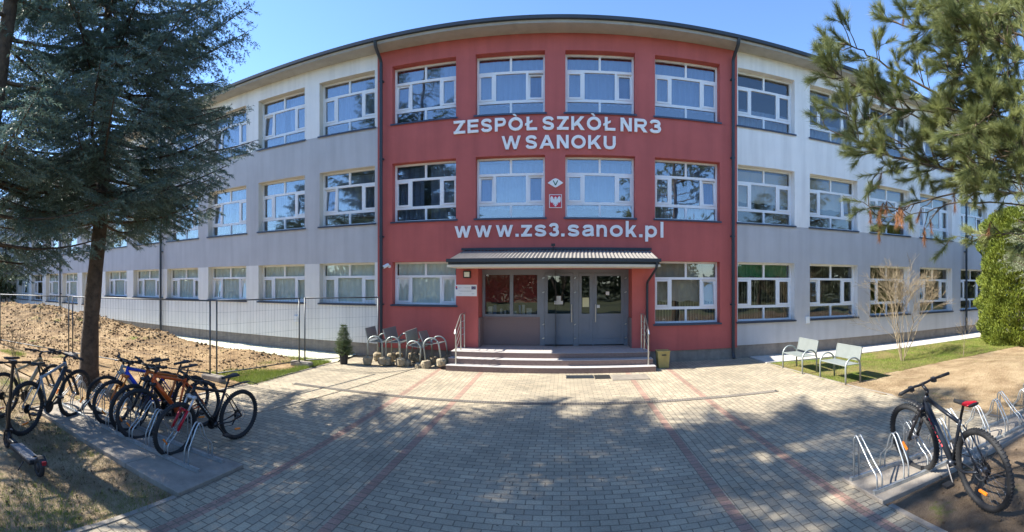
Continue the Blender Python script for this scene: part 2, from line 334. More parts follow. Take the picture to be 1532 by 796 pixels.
# paved forecourt with its red bands
pv = MB()
def pq(x0, x1, y0, y1, mi, zz=.0):
    pv.quad((x0, y0, zz), (x1, y0, zz), (x1, y1, zz), (x0, y1, zz), mi)
bands = [(-3.20, -3.08), (-2.08, -1.96), (1.54, 1.66), (2.65, 2.77)]
ys = (-6, 12.40)
pq(-1.96, 1.54, *ys, 0); pq(-3.08, -2.08, *ys, 1); pq(1.66, 2.65, *ys, 1)
for a, b in bands: pq(a, b, *ys, 2)
pq(-3.5, -3.20, -6, 4.1, 0); pq(2.77, 2.94, -6, 4.1, 0)
for i in range(16):
    y0 = 4.1+i*(12.4-4.1)/16; y1 = 4.1+(i+1)*(12.4-4.1)/16
    pv.quad((float(EDGE(y0)), y0, 0), (-3.20, y0, 0), (-3.20, y1, 0), (float(EDGE(y1)), y1, 0), 0)
    pv.quad((2.77, y0, 0), (float(REDGE(y0)), y0, 0), (float(REDGE(y1)), y1, 0), (2.77, y1, 0), 1)
struct(pv.build('pavement', ['paving_across', 'paving_along', 'paving_red']))
# kerb edgings
def edging(pts, w=.06, h=.012):
    m = MB()
    for i in range(len(pts)-1):
        a, b = Vector(pts[i]), Vector(pts[i+1]); L = (b-a).length; n = max(1, round(L/1.0)); d = (b-a)/n; ang = math.atan2(d.y, d.x)
        for k in range(n):
            mt = Matrix.Translation(a+d*k) @ Matrix.Rotation(ang, 4, 'Z'); m.box(.004, d.length-.004, -w/2, w/2, -.1, h+random.uniform(-.004, .004), 0, mt)
    return m
em = edging([(-3.53, -6, 0), (-3.53, 3.05, 0)]); e2 = edging([(2.97, -6, 0), (2.97, 3.35, 0)])
struct(em.build('kerb', 'kerb_concrete')); struct(e2.build('kerb', 'kerb_concrete'))
struct(edging([(float(EDGE(4.1))-.03, 4.15, 0), (float(EDGE(11.2))-.03, 11.2, 0)], h=.015).build('kerb', 'kerb_concrete'))
struct(edging([(float(REDGE(4.1))+.03, 4.15, 0), (float(REDGE(11.2))+.03, 11.2, 0)], h=.012).build('kerb', 'kerb_concrete'))
# sidewalk slab along the right wing, pale stony strip along the left wing
s = MB()
for i in range(24): s.box(5.46+i*1.0, 6.455+i*1.0, 11.26, 12.44, -.06, .022+.002*random.random())
struct(s.build('sidewalk', 'sidewalk'))
sheet('pale_gravel_strip', -34, -6.1, 11.0, 12.42, .06, lambda X, Y: .05+.035*fbm(X, Y, 41, 6, 4.0, .8)-.12*np.clip(11.35+.18*fbm(X, Y*0, 43, 4, 1.5)-Y, 0, .4)/.4, 'pale_rubble')
# concrete pads under both racks
def pad(x0, x1, y0, y1):
    m = MB(); n = round((x1-x0)/.9)
    for i in range(n):
        a = x0+(x1-x0)*i/n; b = x0+(x1-x0)*(i+1)/n; m.box(a+.004, b-.004, y0, y1, -.08, .035+random.uniform(-.003, .003))
    return bevel(struct(m.build('concrete_pad', 'concrete')), .008)
pad(-7.4, -3.52, 3.08, 4.12); pad(2.93, 8.2, 3.42, 4.12)
# drain channel across the forecourt
dm = MB(); dm.quad((-5.6, 8.19, .004), (4.25, 8.19, .004), (4.25, 8.31, .004), (-5.6, 8.31, .004), 0)
dr = dm.build('drain_channel', ['black_metal']); tag(dr, 'narrow dark slotted drain channel running across the paved forecourt', 'drain')
gr = MB()
for i in range(200): gr.box(-5.58+i*.049, -5.558+i*.049, 8.195, 8.305, .0045, .012)
gr.box(-5.6, 4.25, 8.18, 8.194, .0045, .012); gr.box(-5.6, 4.25, 8.306, 8.32, .0045, .012); gr.build('grate', 'kerb_concrete', dr)
jm = MB(); a, b = Vector((-4.83, 5.93, .004)), Vector((-3.72, 11.4, .004)); w = Vector((.012, 0, 0)); jm.quad(a-w, a+w, b+w, b-w); struct(jm.build('cable_shadow_strip', 'black_metal'))  # thin dark strip laid on the paving as an overhead cable's painted shadow
# scrape mats set in front of the steps
for (x0, x1, y0, y1, mt, lb) in ((.08, .73, 10.50, 10.84, 'anthracite', 'dark metal floor grating before the steps, left of the ribbed mat'),
                                 (.75, 1.12, 10.42, 10.84, 'black_rubber', 'small black ribbed scraper mat between two gratings before the steps'),
                                 (1.14, 2.02, 10.22, 10.82, 'kerb_concrete', 'wide pale grey metal grating before the right end of the steps')):
    m = MB(); m.box(x0, x1, y0, y1, .001, .006); n = int((x1-x0)/.03)
    for i in range(n): m.box(x0+i*.03+.004, x0+i*.03+.02, y0, y1, .0065, .014)
    tag(m.build('floor_grating', mt), lb, 'grating', 'gratings before the entrance steps')

# ================================================================== the school building
school = thing('school_building', (0, D, 0), 'long three-storey school, red centre section with white and grey wings', 'building')
WT = [(6.91, 8.62), (4.03, 5.75), (1.075, 2.85)]
WW, OFF, SP = 1.93, 1.035, 2.492
def wx(k): return OFF+SP*k
RX0, RX1 = -5.385, 5.035
ROOF = 9.12
openings = []        # (x0,x1,z0,z1,k,floor)
for k in range(-20, 9):
    c = wx(k)
    for fl, (z0, z1) in enumerate(WT):
        if fl == 2 and k in (-1, 0): continue
        zz = 1.60 if (fl == 2 and -8 <= k <= -2) else z0
        openings.append((c-WW/2, c+WW/2, zz, z1, k, fl))
ENT = (-2.354, 1.914, .42, 2.63)
def facade(name, x0, x1, zones, reveal_mi, mats, ent=None):
    m = MB(); ops = [o for o in openings if o[0] > x0-.01 and o[1] < x1+.01]
    if ent: ops.append(ent+(99, 9))
    xs = sorted({x0, x1, *[o[0] for o in ops], *[o[1] for o in ops]}); zs = sorted({z for z0, z1, _ in zones for z in (z0, z1)} | {o[2] for o in ops} | {o[3] for o in ops})
    for i in range(len(xs)-1):
        for j in range(len(zs)-1):
            cx, cz = (xs[i]+xs[i+1])/2, (zs[j]+zs[j+1])/2
            if xs[i+1]-xs[i] < 1e-5 or zs[j+1]-zs[j] < 1e-5: continue
            if any(o[0] < cx < o[1] and o[2] < cz < o[3] for o in ops): continue
            mi = [q for z0, z1, q in zones if z0 <= cz <= z1]
            if not mi: continue
            m.quad((xs[i], 0, zs[j]), (xs[i+1], 0, zs[j]), (xs[i+1], 0, zs[j+1]), (xs[i], 0, zs[j+1]), mi[0])
    for o in ops:
        a, b, c, d = o[:4]; dp = .24 if o[4] != 99 else .74; r = reveal_mi
        m.quad((a, 0, c), (a, 0, d), (a, dp, d), (a, dp, c), r); m.quad((b, 0, c), (b, dp, c), (b, dp, d), (b, 0, d), r)
        m.quad((a, 0, d), (b, 0, d), (b, dp, d), (a, dp, d), r)
        if o[4] != 99: m.quad((a, 0, c), (a, dp, c), (b, dp, c), (b, 0, c), r)
    return m.build(name, mats, school)
XL, XR = -50.0, 24.5
facade('left_wing_wall', XL, RX0, [(.42, 2.85, 1), (2.85, 6.90, 2), (6.90, ROOF, 0)], 3, ['white_render', 'cream_render', 'grey_render', 'reveal_white'])
facade('right_wing_wall', RX1, XR, [(.38, 4.0, 1), (4.0, ROOF, 0)], 0, ['white_render', 'grey_render'])
facade('centre_wall', RX0, RX1, [(.32, ROOF, 0)], 0, ['red_render'], ENT)
p = MB(); p.box(XL, RX0, .03, .3, -.2, .419); p.box(RX1, XR, .03, .3, -.2, .379); p.box(RX0+.001, -2.96, .03, .3, -.2, .319); p.box(2.36, RX1-.001, .03, .3, -.2, .319)
p.build('plinth', 'plinth_render', school)
r = MB(); r.box(XL, XR, .30, 14, ROOF+.005, ROOF+.10); r.box(XL, XR, -.50, .30, ROOF-.03, ROOF+.055, 1)
r.build('roof', ['anthracite', 'soffit_grey'], school)
gt = MB(); gt.box(XL, XR, -.59, -.505, ROOF+.045, ROOF+.135); gt.box(XL, XR, -.50, 14, ROOF+.105, ROOF+.14)
gt.build('gutter', 'anthracite', school)
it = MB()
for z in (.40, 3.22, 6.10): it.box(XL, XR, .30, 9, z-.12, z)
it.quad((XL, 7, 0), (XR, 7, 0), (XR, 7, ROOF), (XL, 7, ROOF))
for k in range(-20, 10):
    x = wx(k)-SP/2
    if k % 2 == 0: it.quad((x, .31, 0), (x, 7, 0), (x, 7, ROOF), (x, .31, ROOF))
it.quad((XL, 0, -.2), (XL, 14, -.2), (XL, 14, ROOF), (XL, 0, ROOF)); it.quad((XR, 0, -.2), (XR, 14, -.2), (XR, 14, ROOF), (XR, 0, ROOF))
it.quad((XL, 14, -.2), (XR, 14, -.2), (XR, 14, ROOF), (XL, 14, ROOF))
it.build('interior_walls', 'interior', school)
# drainpipes
for x in (-5.23, 4.87, -15.2, -25.0, -35.2, 15.3):
    m = MB(); m.tube(roundpath([(x, -.55, ROOF+.05), (x, -.50, ROOF-.10), (x, -.10, ROOF-.34), (x, -.10, .16), (x, -.17, .04)], .08), .05, 10)
    for z in (1.6, 3.6, 5.9, 8.2): m.box(x-.062, x+.062, -.11, .002, z-.02, z+.02)
    m.build('drainpipe', 'anthracite', school, smooth=False)

# windows: frame > sash, pane, curtain, sill
def bar(m, x0, x1, z0, z1, y0=0, y1=.07, mi=0): m.box(x0, x1, y0, y1, z0, z1, mi)
mesh_cache = {}
def cached(key, fn):
    if key not in mesh_cache: mesh_cache[key] = fn()
    return mesh_cache[key]
def mk_frame(h, rows3):
    m = MB(); w = WW/2-.002; f = .055
    z2 = .245*h if rows3 else 0; z1 = (.725*h if rows3 else .66*h)
    m.box(-w, w, 0, .07, 0.0, f); m.box(-w, w, 0, .07, h-f, h-.002); m.box(-w, -w+f, 0, .07, f, h-f); m.box(w-f, w, 0, .07, f, h-f)
    m.box(-w+f, w-f, .002, .068, z1-.035, z1+.035)
    if rows3: m.box(-w+f, w-f, .002, .068, z2-.04, z2+.04); m.box(-.03, .03, .002, .068, f, z2-.04)
    m.box(-.03, .03, .002, .068, z1+.035, h-f)
    lo = z2+.04 if rows3 else f
    for x in (-.46, .46): m.box(x-.035, x+.035, .002, .068, lo, z1-.035)
    return m
def zlev(h, rows3): return (.245*h+.04 if rows3 else .055), (.725*h if rows3 else .66*h)-.035
def mk_pane(h, rows3):
    m = MB(); w = WW/2-.05; z0, z1 = zlev(h, rows3)
    m.box(-w, -.028, .03, .036, z1+.068, h-.05); m.box(.028, w, .03, .036, z1+.068, h-.05)
    m.box(-.428, .428, .03, .036, z0-.002, z1+.002)
    if rows3: m.box(-w, -.028, .03, .036, .05, z0-.078); m.box(.028, w, .03, .036, .05, z0-.078)
    return m
def mk_sash(h, rows3):
    m = MB(); z0, z1 = zlev(h, rows3); w = (WW/2-.057-.495)/2; H = z1-z0-.006; f = .05
    m.box(-w, w, -.012, .05, 0, f); m.box(-w, w, -.012, .05, H-f, H); m.box(-w, -w+f, -.012, .05, f, H-f); m.box(w-f, w, -.012, .05, f, H-f)
    m.box(-w+f-.003, w-f+.003, .02, .026, f-.003, H-f+.003, 1); return m
def mk_curtain(w, h, amp=.03, n=90, drop=0, seed=0):
    rng = np.random.RandomState(seed); m = MB(); xs = np.linspace(-w/2, w/2, n)
    ph = np.cumsum(rng.rand(n)*.9+.25)
    for i in range(n-1):
        ya, yb = amp*math.sin(ph[i]), amp*math.sin(ph[i+1])
        lo0 = drop+.02*math.sin(xs[i]*14); lo1 = drop+.02*math.sin(xs[i+1]*14)
        m.quad((xs[i], ya, lo0), (xs[i+1], yb, lo1), (xs[i+1], yb*.5, h), (xs[i], ya*.5, h))
    return m
def mk_blinds(w, h, seed):
    m = MB(); rng = random.Random(seed); x = -w/2
    while x < w/2:
        a = .05*math.cos(rng.uniform(.5, 1.1)); m.quad((x, 0, .0), (x+a, .05, 0), (x+a, .05, h), (x, 0, h)); x += .085
    return m
def mk_sill():
    m = MB(); m.box(-WW/2-.05, WW/2+.05, -.275, -.235, -.028, -.001); m.box(-WW/2+.003, WW/2-.003, -.24, .0, -.004, .004); m.box(-WW/2-.05, WW/2+.05, -.278, -.272, -.05, -.02); return m
def inst(name, me, parent, loc=(0, 0, 0), rot=(0, 0, 0)):
    o = bpy.data.objects.new(name, me); COL.objects.link(o); o.parent = parent; o.location = loc; o.rotation_euler = rot; return o
def me_of(mb, name, mats, smooth=False):
    o = mb.build(name, mats, None, smooth); me = o.data; bpy.data.objects.remove(o); return me
rw = random.Random(11)
for (x0, x1, z0, z1, k, fl) in openings:
    rows3 = not (fl == 2 and -8 <= k <= -2); h = z1-z0; key = (round(h, 3), rows3); cxw = (x0+x1)/2
    gl = 'low_glass' if fl == 2 or k >= 2 else 'pane_glass'
    fo = inst('window', cached(('f',)+key, lambda: me_of(mk_frame(h, rows3), 'window', 'upvc')), school, (cxw, .235, z0))
    inst('pane', cached(('p', gl)+key, lambda: me_of(mk_pane(h, rows3), 'pane', gl)), fo)
    inst('sill', cached(('s',), lambda: me_of(mk_sill(), 'sill', 'sill_metal')), fo)
    zz0, zz1 = zlev(h, rows3); sx = (WW/2-.057+.495)/2
    for sgn in (-1, 1):
        tilt = 0
        if k > -6 and rw.random() < .30: tilt = -math.radians(rw.uniform(5, 8))
        inst('sash', cached(('sa', gl)+key, lambda: me_of(mk_sash(h, rows3), 'sash', ['upvc', gl])), fo, (sgn*sx, 0, zz0+.003), (tilt, 0, 0))
    # what hangs behind the glass
    if fl == 2 and k >= 2:
        sd_ = rw.randrange(3); inst('blind', cached(('b', sd_), lambda: me_of(mk_blinds(1.8, 1.72, sd_), 'blind', 'blind_tan')), fo, (0, .22, .02))
        if k == 2: inst('pelmet', cached(('bg',), lambda: me_of(mk_curtain(1.8, .38, .01), 'pelmet', 'blind_green')), fo, (0, .17, 1.35))
    elif fl == 2 and k == 1:
        inst('blind', cached(('b', 1), lambda: me_of(mk_blinds(1.8, 1.72, 1), 'blind', 'blind_tan')), fo, (0, .24, .02))
        inst('roller_blind', cached(('rb',), lambda: me_of(mk_curtain(1.84, 1.1, .004), 'roller_blind', 'blind_tan')), fo, (0, .16, .62))
    elif fl == 2:
        if rw.random() < .75 or -8 <= k:
            sd_ = rw.randrange(3); inst('curtain', cached(('cm', sd_, rows3), lambda: me_of(mk_curtain(1.75, h-.05, .012, seed=sd_), 'curtain', 'curtain_mint')), fo, (0, .085, .02))
    elif k >= 2:
        t = rw.random()
        if fl == 1: inst('roller_blind', cached(('rt',), lambda: me_of(mk_curtain(1.84, .95, .006), 'roller_blind', 'blind_tan')), fo, (0, .18, .68))
        else: inst('curtain', cached(('cl', rw.randrange(2)), lambda: me_of(mk_curtain(1.84, .55, .03, drop=.0), 'curtain', 'curtain')), fo, (0, .2, .12))
    else:
        sd_ = rw.randrange(4); narrow = rw.random() < .35
        if narrow:
            inst('curtain', cached(('cn', sd_), lambda: me_of(mk_curtain(.8, 1.55, .035, 44, seed=sd_), 'curtain', 'curtain')), fo, (.5, .2, .1))
            inst('curtain', cached(('cn', (sd_+1) % 4), lambda: me_of(mk_curtain(.8, 1.55, .035, 44, seed=(sd_+1) % 4), 'curtain', 'curtain')), fo, (-.52, .2, .1))
        else:
            inst('curtain', cached(('cf', sd_), lambda: me_of(mk_curtain(1.84, 1.3, .035, drop=.0, seed=sd_), 'curtain', 'curtain')), fo, (0, .2, .38 if fl == 0 else .3))
# ---- entrance: doors and side window in the recess (plane y = D + .72)
YD = .70
def leaf(x0, x1, name='door'):
    z0, z1 = .45, 2.52; zm = 1.29; f = .085
    m = MB(); m.box(x0, x1, YD-.03, YD+.03, z0, z0+.16); m.box(x0, x1, YD-.03, YD+.03, z1-f, z1); m.box(x0, x0+f, YD-.03, YD+.03, z0+.16, z1-f); m.box(x1-f, x1, YD-.03, YD+.03, z0+.16, z1-f)
    m.box(x0+f, x1-f, YD-.03, YD+.03, zm-.05, zm+.05); m.box(x0+f, x1-f, YD-.015, YD+.02, z0+.16, zm-.05); m.box(x0+f+.03, x1-f-.03, YD-.022, YD-.014, z0+.19, zm-.08)
    o = m.build(name, 'door_grey', school)
    g_ = MB(); g_.box(x0+f-.002, x1-f+.002, YD, YD+.006, zm+.05, z1-f+.002); g_.build('glass', 'door_glass', o); return o
d1 = leaf(-.52, .30); d2 = leaf(.46, .86); d3 = leaf(.90, 1.78)
for (x, o) in ((.255, d1), (.945, d3)):
    h_ = MB(); h_.tube([(x, YD-.07, 1.10), (x, YD-.07, 1.62)], .014, 8); h_.tube([(x, YD-.07, 1.14), (x, YD-.03, 1.14)], .009, 6); h_.tube([(x, YD-.07, 1.58), (x, YD-.03, 1.58)], .009, 6); h_.build('handle', 'stainless', o)
for o, xs_ in ((d1, (-.55, .36)), (d3, (1.83, .40))):
    h_ = MB()
    for z in (.62, 1.02, 1.95, 2.36):
        for x in xs_[:1] if o is d3 else xs_: h_ = MB(); h_.tube([(x-.035, YD-.055, z), (x+.02, YD-.055, z+.03)], .018, 6); h_.build('hinge', 'stainless', o)
fm = MB(); fm.box(-.66, -.525, YD-.04, YD+.04, .42, 2.53); fm.box(.305, .455, YD-.04, YD+.04, .42, 2.53); fm.box(1.785, 1.914, YD-.04, YD+.04, .42, 2.53); fm.box(.862, .898, YD-.035, YD+.035, .42, 2.53)
fm.box(-2.354, 1.914, YD-.04, YD+.04, 2.53, 2.632); fm.build('door_frame', 'door_grey', school)
sw = MB(); z0, z1 = 1.25, 2.53
sw.box(-2.35, -2.27, YD-.035, YD+.035, z0, z1); sw.box(-1.54, -1.44, YD-.035, YD+.035, z0, z1); sw.box(-.74, -.661, YD-.035, YD+.035, z0, z1); sw.box(-2.27, -1.54, YD-.035, YD+.035, z0, z0+.07); sw.box(-1.44, -.74, YD-.035, YD+.035, z0, z0+.07)
sw.box(-2.27, -1.54, YD-.035, YD+.035, z1-.06, z1); sw.box(-1.44, -.74, YD-.035, YD+.035, z1-.06, z1)
so = sw.build('window', 'door_grey', school); m = MB(); m.box(-2.272, -1.538, YD, YD+.006, z0+.07, z1-.06); m.box(-1.442, -.738, YD, YD+.006, z0+.07, z1-.06); m.build('pane', 'door_glass', so)
m = MB(); m.quad((-2.27, YD+.045, 1.66), (-.72, YD+.045, 1.66), (-.72, YD+.045, 2.5), (-2.27, YD+.045, 2.5)); m.build('blind', 'blind_red', so)
m = MB(); m.box(-2.353, -.665, YD-.06, YD+.3, 1.20, 1.249); m.build('sill', 'granite', so)
m = MB(); m.box(-2.353, -.662, YD+.0, YD+.2, .421, 1.199); m.build('granite_panel', 'granite', school); m = MB(); m.box(-2.352, -2.322, .05, YD, .421, 1.25); m.build('granite_panel', 'granite', school); m = MB(); m.box(1.884, 1.912, .05, YD-.042, .421, 1.25); m.build('granite_panel', 'granite', school)
# things on the window ledge inside: folders and boxes
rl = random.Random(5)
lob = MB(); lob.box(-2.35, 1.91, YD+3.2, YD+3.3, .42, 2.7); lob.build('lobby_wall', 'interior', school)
x = -2.2
while x < -.85:
    w_ = rl.uniform(.05, .16); h_ = rl.uniform(.12, .34); m = MB(); m.box(x, x+w_, YD+.14, YD+.28, 1.25, 1.25+h_)
    c = rl.choice([(.03, .07, .22), (.35, .36, .38), (.02, .10, .08), (.05, .05, .06), (.5, .5, .48)]); nm = 'box_paint_%d' % int(x*100+500); mat(nm, c, .6)
    o = bevel(m.build('storage_box', nm, None, loc=(0, D, 0)), .006); nbx = globals().get('nbx', 0)+1
    cn = {.03: 'dark blue', .35: 'grey', .02: 'dark green', .05: 'black', .5: 'pale'}[c[0]]; tag(o, '%s %s on the ledge behind the entrance side window, %s' % (cn, 'folder' if w_ < .1 else 'box', ['first', 'second', 'third', 'fourth', 'fifth', 'sixth', 'seventh', 'eighth', 'ninth', 'tenth', 'eleventh', 'twelfth'][nbx-1]+' from the left'), 'box', 'boxes and folders inside the entrance window')
    x += w_+rl.uniform(.02, .12)
# steps
st = MB(); rs = MB()
for i, (yf, z) in enumerate(((-1.30, .14), (-1.02, .28), (-.74, .42))):
    x0, x1 = -2.95+.0*i, 2.33-.02*i
    rs.box(x0+.008, x1-.008, yf+.010, (-1.02, -.74, YD)[i]+.02, (-.05, .141, .281)[i], z-.013)
    st.box(x0, x1, yf, (-1.02+.02, -.74+.02, YD-.045)[i] if i < 2 else -.001, z-.012, z)
st.box(-2.35, 1.912, .0, YD-.045, .385, .42)
sp_ = st.build('steps', 'step_tread', school); bevel(sp_, .006); rs.box(-2.35, 1.91, -.7, YD, .0, .38); rs.build('riser', 'step_riser', sp_)
# canopy
cpy = MB(); zt, zf = 3.13, 2.845; yf = -1.07; xa, xb = -2.94, 2.46; xa2, xb2 = -2.80, 2.44
n = 108
for i in range(n):                                                   # corrugated sheet
    a, b = i/n, (i+1)/n; h0 = .014*(1 if i % 2 else -1); h1 = -h0
    A = lambda t, h: ((xa2+(xb2-xa2)*t, -.003, zt+h), (xa+(xb-xa)*t, yf, zf+h))
    p0, p1 = A(a, h0); q0, q1 = A(b, h1); cpy.quad(p1, q1, q0, p0)
can = cpy.build('canopy_roof', 'canopy_sheet', school)
m = MB(); m.box(xa2-.02, xb2+.02, -.05, -.002, zt+.01, zt+.075); m.box(xa, xb, yf-.0, yf+.05, 2.70, 2.80); m.box(xa-.03, xb+.03, yf-.10, yf-.004, 2.765, 2.852)
m.add([(xa, yf+.05, 2.70), (xa, -.002, 2.70), (xa2, -.002, zt-.02), (xa, yf+.05, zf-.03)], [(0, 1, 2, 3)]); m.add([(xb, yf+.05, 2.70), (xb, -.002, 2.70), (xb2, -.002, zt-.02), (xb, yf+.05, zf-.03)], [(3, 2, 1, 0)])
m.build('gutter', 'anthracite', can)
m = MB(); m.box(xa+.01, xb-.01, yf+.052, -.002, 2.635, 2.698); m.box(-2.353, 1.913, .0, YD, 2.633, 2.69); m.box(xa-.02, xb+.02, yf-.02, yf+.05, 2.64, 2.699); m.build('soffit', 'soffit_cream', can)
m = MB(); m.tube(roundpath([(2.38, yf-.05, 2.77), (2.38, yf-.05, 2.62), (2.33, -.07, 2.25), (2.33, -.07, .50)], .12), .035, 8); m.build('drainpipe', 'anthracite', can)
# ---- lettering
def letter(ch, x0, x1, zb, h, parent, t):
    """bold grotesque letter built from strokes of thickness t inside the box x0..x1, zb..zb+h"""
    m = MB(); w = x1-x0; st_ = [0]
    X = lambda u: x0+t/2+u*(w-t)
    Z = lambda v: zb+t/2+v*(h-t)
    def prism(pts2):
        d = -.055-.0012*st_[0]; st_[0] += 1; n = len(pts2)
        m.add([(x, d, z) for x, z in pts2]+[(x, -.012, z) for x, z in pts2], [tuple(range(n))]+[(i, n+i, n+(i+1) % n, (i+1) % n) for i in range(n)])
    def vb(u, za=None, zt=None): prism([(X(u)-t/2, zb if za is None else za), (X(u)+t/2, zb if za is None else za), (X(u)+t/2, zb+h if zt is None else zt), (X(u)-t/2, zb+h if zt is None else zt)])
    def hb(v, u0=0, u1=1, th=.92): prism([(X(u0)-t/2, Z(v)-t*th/2), (X(u1)+t/2, Z(v)-t*th/2), (X(u1)+t/2, Z(v)+t*th/2), (X(u0)-t/2, Z(v)+t*th/2)])
    def dg(ut, vt, ub, vb_, k=1.0):
        dz = (vt-vb_)*(h); dx = (ut-ub)*(w-t); L = math.hypot(dz, dx); q = t*k/2*L/dz; zt, z0 = zb+vt*h, zb+vb_*h
        prism([(X(ub)-q, z0), (X(ub)+q, z0), (X(ut)+q, zt), (X(ut)-q, zt)])
    def rib(pts, sm=True, k=1.0):
        P = [Vector((X(u), Z(v))) for u, v in pts]
        if sm:
            Q = []
            for i in range(len(P)-1):
                a, b, c, d = P[max(i-1, 0)], P[i], P[i+1], P[min(i+2, len(P)-1)]
                for q in range(6):
                    s_ = q/6; Q.append(.5*((2*b)+(c-a)*s_+(2*a-5*b+4*c-d)*s_*s_+(3*b-a-3*c+d)*s_**3))
            Q.append(P[-1]); P = Q
        d = -.055-.0012*st_[0]; st_[0] += 1; n = len(P); o = []
        for i, p in enumerate(P):
            tg = (P[min(i+1, n-1)]-P[max(i-1, 0)]).normalized(); nn = Vector((-tg.y, tg.x))*t*k/2; o.append((p+nn, p-nn))
        vs = []
        for a, b in o: vs += [(a.x, d, a.y), (b.x, d, b.y), (a.x, -.012, a.y), (b.x, -.012, b.y)]
        fs = []
        for i in range(n-1):
            k0, k1 = i*4, i*4+4; fs += [(k0, k0+1, k1+1, k1), (k0, k1, k1+2, k0+2), (k0+1, k0+3, k1+3, k1+1)]
        fs += [(0, 2, 3, 1), (n*4-4, n*4-3, n*4-1, n*4-2)]; m.add(vs, fs)
    ring = [(.5+.5*math.cos(a*PI/8), .5+.5*math.sin(a*PI/8)) for a in range(17)]
    S_ = [(.97, .78), (.84, .94), (.5, 1), (.17, .94), (.03, .77), (.16, .59), (.5, .51), (.86, .40), (.98, .22), (.84, .05), (.5, 0), (.15, .05), (0, .22)]
    if ch in 'Zz': hb(1); hb(0); dg(.93, .93, .07, .07, 1.05)
    elif ch == 'E': vb(0); hb(1); hb(0); hb(.52, 0, .92)
    elif ch in 'Ss': rib(S_)
    elif ch == '3': rib([(.0, .80), (.15, .95), (.48, 1), (.80, .95), (.93, .77), (.80, .59), (.42, .53)]); rib([(.42, .54), (.84, .46), (1, .27), (.86, .06), (.5, 0), (.15, .05), (0, .22)])
    elif ch in 'PR':
        vb(0); rib([(0, 1), (.55, 1), (.86, .96), (1, .75), (.86, .52), (.55, .46), (0, .46)], k=.95)
        if ch == 'R': dg(.50, .46, 1.0, 0, 1.05)
    elif ch in 'OoÒ': rib(ring)
    elif ch == 'Ł': vb(.12); hb(0, .12, 1); prism([(X(-.12)-t*.3, zb+.34*h), (X(.62), zb+.60*h), (X(.62), zb+.76*h), (X(-.12)-t*.3, zb+.50*h)])
    elif ch in 'K': vb(0); dg(.94, 1, .12, .30); dg(.40, .60, .98, 0, 1.05)
    elif ch == 'k': vb(0, zt=zb+h*1.36); dg(.90, 1, .10, .26); dg(.38, .62, .98, 0, 1.05)
    elif ch == 'N': vb(0); vb(1); dg(0.02, 1, .98, 0, 1.0)
    elif ch in 'Ww': dg(0, 1, .25, 0, .92); dg(.5, 1, .25, 0, .92); dg(.5, 1, .75, 0, .92); dg(1, 1, .75, 0, .92)
    elif ch == 'A': dg(.5, 1, 0, 0); dg(.5, 1, 1, 0); hb(.26, .2, .8, .85)
    elif ch == 'U': rib([(0, 1.1), (0, .6), (0, .33), (.15, .07), (.5, 0), (.85, .07), (1, .33), (1, .6), (1, 1.1)])
    elif ch == '.': prism([(x0, zb), (x1, zb), (x1, zb+t*1.02), (x0, zb+t*1.02)])
    elif ch == 'a': rib([(.04, .76), (.2, .95), (.5, 1), (.82, .94), (.92, .72), (.92, .4), (.94, .1), (1.0, -.1)]); rib([(.92, .60), (.5, .53), (.12, .42), (0, .23), (.14, .03), (.42, 0), (.75, .09), (.92, .34)], k=.9)
    elif ch == 'n': vb(0); rib([(0, .55), (.12, .86), (.5, 1), (.87, .90), (1, .62), (1, .2), (1, -.18)])
    elif ch == 'l': vb(.5, zt=zb+h*1.36)
    elif ch == 'p': vb(0, za=zb-h*.36); rib(ring)
    if ch == 'Ò': prism([(X(.22), zb+1.24*h), (X(.44), zb+1.24*h), (X(.62), zb+1.07*h), (X(.46), zb+1.07*h)])
    o = m.build('letter', 'letter_grey', parent); bm = bmesh.new(); bm.from_mesh(o.data); bmesh.ops.recalc_face_normals(bm, faces=bm.faces); bm.to_mesh(o.data); bm.free(); return o
def lx(c): return D*math.tan((660+c/3.617-CX)/FPX)
CAPH = .078; XH = .080
def lettering(label, rows):
    s_ = thing('wall_lettering', (0, D, 0), label, 'sign')
    for row, zb, h, ref in rows:
        for ch, a, b in row: letter(ch, lx(a), lx(b), zb, h*(1.14 if ch == '3' and h < .35 else 1), s_, ref)
R1 = [('Z', 70, 132), ('E', 145, 203), ('S', 217, 277), ('P', 292, 352), ('Ò', 365, 443), ('Ł', 457, 520), ('S', 548, 612), ('Z', 627, 690), ('K', 704, 775), ('Ò', 788, 865), ('Ł', 879, 942), ('N', 970, 1030), ('R', 1045, 1112), ('3', 1126, 1188)]
R2 = [('W', 328, 431), ('S', 457, 520), ('A', 533, 612), ('N', 626, 690), ('O', 704, 782), ('K', 795, 865), ('U', 879, 943)]
R3 = [('w', 75, 163), ('w', 183, 275), ('w', 297, 390), ('.', 403, 420), ('z', 434, 492), ('s', 506, 570), ('3', 583, 638), ('.', 649, 668), ('s', 684, 748), ('a', 762, 828), ('n', 840, 896), ('o', 912, 982), ('k', 998, 1056), ('.', 1070, 1088), ('p', 1103, 1166), ('l', 1183, 1203)]
lettering('pale raised lettering ZESPOL SZKOL NR 3 W SANOKU on the red wall between top windows', [(R1, 6.415, .37, CAPH), (R2, 5.905, .37, CAPH)])
lettering('pale raised web address lettering on the red wall just above the canopy', [(R3, 3.50, .325, XH)])
